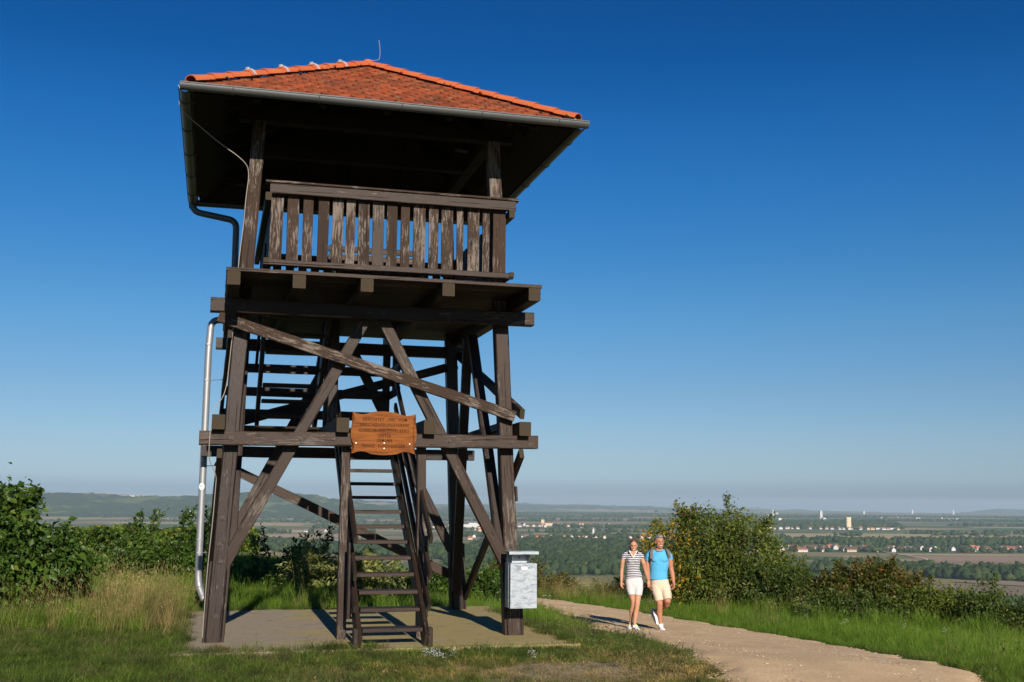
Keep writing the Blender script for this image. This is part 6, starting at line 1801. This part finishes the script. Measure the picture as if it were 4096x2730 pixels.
for (x, y, L, w) in [(1500, 3600, 500, 40), (1900, 3200, 700, 50), (1400, 3450, 260, 40), (2000, 3850, 500, 50), (1000, 3350, 90, 60), (700, 3050, 120, 60), (-250, 3650, 260, 30), (-700, 3180, 420, 30), (-520, 3840, 300, 40), (-800, 2700, 300, 40),
                     (150, 3500, 500, 36), (350, 4150, 420, 60), (-80, 3050, 160, 90), (220, 3000, 240, 110), (-1700, 5600, 900, 60), (-1500, 6100, 500, 80), (-2200, 6200, 500, 80), (-1200, 4700, 700, 50), (-900, 5000, 500, 40), (-600, 4600, 500, 40), (-200, 5300, 700, 60), (500, 5600, 900, 80),
                     (-900, 5800, 900, 70), (0, 6800, 1500, 140), (1500, 7400, 2000, 200), (2600, 6400, 1400, 160), (3200, 8200, 2500, 260), (600, 8600, 2600, 300), (-800, 7600, 1400, 150), (1300, 5500, 900, 80), (2300, 5000, 700, 60), (2700, 4500, 500, 60), (-320, 4250, 260, 60), (-450, 3300, 120, 40)]:
    hd.append([(x - L / 2, y - w / 2), (x + L / 2, y - w / 2 + L * .06), (x + L / 2, y + w / 2 + L * .06), (x - L / 2, y + w / 2)])
wood('hedgerows and copses strewn over the plain', hd, 19, 13, 68)

# a row of slim poplars behind the steps
_g = np.random.default_rng(70)
for k, x in enumerate((-478, -452, -437, -420, -404, -381, -362, -352)):
    y = 2665 + 8 * math.sin(k * 2.1); h = (19, 12, 13, 9, 12, 17, 20, 13)[k]
    r = empty('poplar_tree', (x, y, float(plain_z(x, y))), 0, ('%s slim dark poplar of the row in front of the pale field' if k == 0 else '%s slim dark poplar from the left in front of the pale field') % 'leftmost second third fourth fifth sixth seventh eighth'.split()[k], 'tree', 'poplars in the valley behind the steps')
    V, F, A = crowns(np.array([0.]), np.array([0.]), np.array([float(h)]), np.array([h * .28]), _g)
    V[:, 2] += 100
    link(bpy.data.objects.new('crown', fast_mesh('crown', V, F, M['crowns'], {'rnd': A})), r)
    m = MB(); m.tube([(0, 0, -.5), (0, 0, h * .3)], .35, 6); m.build('trunk', M['bark'], r)

# ------------------------------------------------------------------ houses
def flat_mat(name, col): return plain_mat(name, col, .85, 0, .15, .08, .3, .02)
WALLS = {'white': flat_mat('plaster_white', (.47, .46, .44)), 'cream': flat_mat('plaster_cream', (.48, .38, .25)), 'grey': flat_mat('plaster_grey', (.42, .40, .38))}
ROOFS = {'red': flat_mat('roof_red', (.22, .075, .045)), 'brown': flat_mat('roof_brown', (.10, .055, .042)), 'grey': flat_mat('roof_grey', (.13, .125, .125)), 'orange': flat_mat('roof_orange', (.33, .12, .055))}
WIN = flat_mat('dark_window', (.03, .035, .04))
hcache = {}
PLACED = []
def house_parts(wall, roof, L, W, H, R):
    key = (wall, roof, L, W, H, R)
    if key in hcache: return hcache[key]
    m = MB(); a, b = L / 2, W / 2
    m.add([(-a, -b, -2), (a, -b, -2), (a, b, -2), (-a, b, -2), (-a, -b, H), (a, -b, H), (a, b, H), (-a, b, H), (-a, 0, H + R), (a, 0, H + R)],
          [(0, 1, 5, 4), (2, 3, 7, 6), (1, 2, 6, 9, 5), (3, 0, 4, 8, 7)])
    wm = bpy.data.meshes.new('wall'); wm.from_pydata(m.v, [], m.f); wm.materials.append(WALLS[wall]); wm.update()
    m = MB(); e = .5; t = .35; s = R / b
    for sg in (-1, 1):
        m.add([(-a - e, sg * (b + e), H - e * s), (a + e, sg * (b + e), H - e * s), (a + e, 0, H + R), (-a - e, 0, H + R), (-a - e, sg * (b + e), H - e * s + t), (a + e, sg * (b + e), H - e * s + t), (a + e, 0, H + R + t), (-a - e, 0, H + R + t)],
              [(0, 1, 2, 3), (4, 7, 6, 5), (0, 4, 5, 1), (1, 5, 6, 2), (3, 2, 6, 7), (0, 3, 7, 4)])
    rm = bpy.data.meshes.new('roof'); rm.from_pydata(m.v, [], m.f); rm.materials.append(ROOFS[roof]); rm.update()
    m = MB(); n = max(2, int(L / 3.5))
    for k in range(n):
        x = -a + (k + .5) * L / n
        for sg in (-1, 1):
            y0 = sg * (b + .02); m.add([(x - .6, y0, H * .35), (x + .6, y0, H * .35), (x + .6, y0, H * .75), (x - .6, y0, H * .75)], [(0, 1, 2, 3)])
    gm = bpy.data.meshes.new('windows'); gm.from_pydata(m.v, [], m.f); gm.materials.append(WIN); gm.update()
    hcache[key] = (wm, rm, gm); return hcache[key]
SIZES = [(12, 9, 5, 3.8), (16, 10, 5.5, 4.2), (10, 9, 4.5, 4.0), (22, 11, 5, 4.0)]
def house(x, y, rz, wall, roof, size, place, extra_z=0.0, sc=1.0, flat=False):
    L, W, H, R = SIZES[size]
    if flat: L, W, H, R = (30, 14, 7, .6)
    wm, rm, gm = house_parts(wall, roof, L, W, H, R)
    z = float(plain_z(x, y)) + extra_z
    w = bpy.data.objects.new('house', None); w.location = (x, y, z); w.rotation_euler = (0, 0, rz); w.scale = (sc,) * 3; COL.objects.link(w)
    PLACED.append((x / y, w, wall, roof, place)); tag(w, 'house', 'house', '%s houses with %s roofs in %s' % (wall, roof, place))
    for nm, me in (('wall', wm), ('roof', rm)) + ((('window', gm),) if y < 3200 else ()):
        o = bpy.data.objects.new(nm, me); COL.objects.link(o); o.parent = w
        if nm == 'window': o['kind'] = 'stuff'
    return w
def village(place, n, cx, cy, sx_, sy_, seed, wl=('white', 'white', 'cream', 'grey'), rl=('red', 'red', 'brown', 'orange', 'grey'), rot=.2, ez=0.0, sc=1.0, flats=0):
    g = np.random.default_rng(seed); put = []
    tries = 0
    while len(put) < n and tries < n * 60:
        tries += 1
        x = cx + g.uniform(-sx_, sx_); y = cy + g.uniform(-sy_, sy_) + (x - cx) * .12
        if any(abs(x - a) < 17 * sc and abs(y - b) < 17 * sc for a, b in put): continue
        put.append((x, y))
        f = len(put) <= flats
        house(x, y, rot + g.choice([0, math.pi / 2]) + g.normal(0, .12), str(g.choice(wl)), 'grey' if f else str(g.choice(rl)), int(g.choice([0, 0, 1, 2, 2, 3])), place, ez, sc, f)
village('the village beyond the hedge', 78, 930, 2390, 480, 75, 81, wl=('white', 'cream', 'grey', 'grey'), rl=('red', 'brown', 'brown', 'orange', 'grey'), sc=1.0)
village('the village beyond the hedge', 16, 1500, 2560, 260, 40, 82)
village('the village left of the walkers', 34, 200, 2960, 330, 110, 83, rl=('red', 'red', 'orange', 'brown'))
village('the church village', 34, 110, 4330, 230, 170, 84, rl=('red', 'brown', 'red', 'grey'), sc=1.15)
village('the hamlet between the legs', 30, -230, 3850, 190, 330, 85, wl=('white', 'white', 'white', 'cream'), rl=('red', 'grey', 'orange'))
village('the farms behind the steps', 9, -430, 2500, 70, 35, 86, rl=('red', 'orange', 'grey'))
village('the farms beyond the poplars', 4, -560, 3330, 70, 20, 87, wl=('white',), rl=('red', 'grey'))
village('the settlement by the silo', 34, 1180, 4190, 260, 70, 88, wl=('white', 'white', 'cream'), rl=('grey', 'red', 'orange', 'grey'), flats=5)
village('the farms above the walkers', 9, 290, 4550, 130, 60, 89, wl=('white', 'cream', 'cream'), rl=('orange', 'grey', 'red'))
village('the town on the horizon', 28, 2050, 7600, 900, 800, 90, wl=('white', 'white', 'cream'), rl=('grey', 'grey', 'red'), sc=1.25, flats=14)
# village on the left hill
_g = np.random.default_rng(91)
for k in range(13):
    dx = 228 + k * 8.2 + _g.uniform(-2, 2); dy = 1137.3 + (dx - 228) * .045
    a, s = px_dir(dx, dy); D = 7190
    w = house(a * D, D, _g.uniform(0, 3), str(_g.choice(['white', 'white', 'cream'])), str(_g.choice(['red', 'grey', 'orange'])), 1, 'the hilltop village', 0, 1.3)
    w.location.z = EYE + s * D - 3

ORD = 'leftmost second third fourth fifth sixth seventh eighth ninth tenth eleventh twelfth thirteenth fourteenth fifteenth sixteenth seventeenth eighteenth nineteenth twentieth'.split()
_by = {}
for q in sorted(PLACED, key=lambda q: q[0]): _by.setdefault(q[2:], []).append(q)
for (wall, roof, place), L in _by.items():
    for i, q in enumerate(L):
        if len(L) == 1: lab = 'only %s house with %s roof in %s' % (wall, roof, place)
        elif i == 0: lab = 'leftmost of the %s houses with %s roofs in %s' % (wall, roof, place)
        elif i < 20: lab = '%s from left of %s houses with %s roofs in %s' % (ORD[i], wall, roof, place)
        else: lab = '%s from right of %s houses with %s roofs in %s' % (ORD[len(L) - 1 - i] if len(L) - 1 - i else 'first', wall, roof, place)
        q[1]['label'] = lab

def landmark(name, label, cat, x, y, parts_, rz=0.0):
    r = empty(name, (x, y, float(plain_z(x, y))), rz, label, cat)
    for nm, fn, mt in parts_:
        m = MB(); fn(m); m.build(nm, mt, r)
    return r
beige = flat_mat('silo_concrete', (.62, .50, .33)); wht = WALLS['white']
def silo_body(m):
    for k in range(4):
        m.tube([(-5.2 + 3.5 * k, -1.9, 0), (-5.2 + 3.5 * k, -1.9, 40)], 2.0, 14); m.tube([(-5.2 + 3.5 * k, 1.9, 0), (-5.2 + 3.5 * k, 1.9, 40)], 2.0, 14)
landmark('grain_silo', 'tall beige grain silo rising from the settlement on the plain', 'silo', 1263, 4200,
         [('silo_cells', silo_body, beige), ('head_house', lambda m: m.box((-7.4, -4.1, 40.1), (7.2, 4.1, 44.5)), beige), ('stair_tower', lambda m: m.box((-9.6, -2.5, 0), (-7.5, 2.5, 46)), beige),
          ('annex', lambda m: m.box((-12, -9, 0), (13, -4.2, 7)), WALLS['grey'])], .1)
landmark('grain_silo', 'slender white tower block on the horizon left of the tall silo', 'silo', 1960, 7100,
         [('silo_cells', lambda m: m.box((-8, -8, 0), (8, 8, 44)), wht), ('head_house', lambda m: m.box((-5, -5, 44.1), (5, 5, 50)), wht)])
landmark('grain_silo', 'small cream tower near the town left of the two silos', 'silo', 1278, 5340,
         [('silo_cells', lambda m: m.box((-7, -6, 0), (7, 6, 24)), flat_mat('cream_tower', (.62, .52, .36))), ('head_house', lambda m: m.box((-7.4, -6.4, 24.1), (7.4, 6.4, 26)), ROOFS['grey'])])
landmark('factory', 'white plant with two round towers on the far horizon', 'factory', 1945, 8350,
         [('tower', lambda m: m.tube([(0, 0, 0), (0, 0, 34), (0, 0, 46)], [12, 12, 3], 12), wht), ('tower', lambda m: m.tube([(32, 0, 0), (32, 0, 26)], 10, 12), wht), ('hall', lambda m: m.box((-40, -10, 0), (-14, 10, 14)), wht)])
landmark('factory', 'large low white hall in the hamlet seen between the rear legs', 'factory', -140, 4080,
         [('hall', lambda m: m.box((-34, -12, 0), (30, 12, 11)), wht), ('hall', lambda m: m.box((-12, -9, 11.1), (20, 9, 16)), wht), ('roof', lambda m: m.box((-35, -13, 11.05), (-12.5, 13, 12)), ROOFS['grey'])])
landmark('hall', 'white flat roofed hall right of the waste bin post', 'hall', 34, 2640,
         [('wall', lambda m: m.box((-14, -7, 0), (14, 7, 8.5)), wht), ('roof', lambda m: m.box((-14.5, -7.5, 8.6), (14.5, 7.5, 9.4)), ROOFS['grey']), ('window_band', lambda m: m.box((-12, -7.15, 4.5), (12, -7.02, 6.2)), WIN)], .15)
landmark('church', 'old church with pale stone tower in the village behind the waste bin', 'church', 126, 4420,
         [('tower', lambda m: m.box((-6, -6, 0), (6, 6, 24)), WALLS['cream']), ('spire', lambda m: m.add([(-6.5, -6.5, 24), (6.5, -6.5, 24), (6.5, 6.5, 24), (-6.5, 6.5, 24), (0, 0, 31)], [(0, 1, 4), (1, 2, 4), (2, 3, 4), (3, 0, 4), (3, 2, 1, 0)]), ROOFS['brown']),
          ('nave', lambda m: m.box((6.1, -6, 0), (32, 6, 11)), WALLS['cream']), ('roof', lambda m: m.add([(6.2, -7, 11), (33, -7, 11), (33, 7, 11), (6.2, 7, 11), (6.2, 0, 18), (33, 0, 18)], [(0, 1, 5, 4), (2, 3, 4, 5), (1, 2, 5), (3, 0, 4), (3, 2, 1, 0)]), ROOFS['brown'])])
landmark('church', 'white church tower with small spire above the red roofs left of the walkers', 'church', 226, 3075,
         [('tower', lambda m: m.box((-2.6, -2.6, 0), (2.6, 2.6, 19)), wht), ('spire', lambda m: m.add([(-2.9, -2.9, 19), (2.9, -2.9, 19), (2.9, 2.9, 19), (-2.9, 2.9, 19), (0, 0, 27)], [(0, 1, 4), (1, 2, 4), (2, 3, 4), (3, 0, 4), (3, 2, 1, 0)]), WALLS['grey'])])
for k, (dx, D, h) in enumerate([(2096, 12500, 42), (2190, 12000, 40), (1985, 11000, 30)]):
    a, s = px_dir(dx, 1180)
    landmark('storage_tower', ['white tower on the horizon halfway to the right edge', 'white tower on the horizon farthest to the right', 'pale tower on the horizon just right of the tall silo'][k], 'tower', a * D, D,
             [('shaft', lambda m: m.box((-9, -9, -20), (9, 9, h)), wht), ('cap', lambda m: m.box((-6, -6, h + .1), (6, 6, h + 6)), wht)])
# farm track across the fields
t_ = NT('farm_track'); t_.bsdf((.42, .36, .27), 1, 0, 0)
def track(P, w):
    P = np.array(P, float); V = []; F = []
    for i, p in enumerate(P):
        d = P[min(i + 1, len(P) - 1)] - P[max(0, i - 1)]; d /= np.linalg.norm(d); n = np.array([-d[1], d[0]]) * w / 2
        for q in (p - n, p + n): V.append((q[0], q[1], float(plain_z(q[0], q[1])) + 1.5))
    for i in range(len(P) - 1): F.append((2*i, 2*i+1, 2*i+3, 2*i+2))
    o = mesh_obj('farm_track', V, F, t_.mat); tag(o, kind='structure')
track([(700, 1900), (742, 2020), (752, 2150), (756, 2290)], 7)
track([(150, 3600), (210, 3900), (330, 4100)], 9)
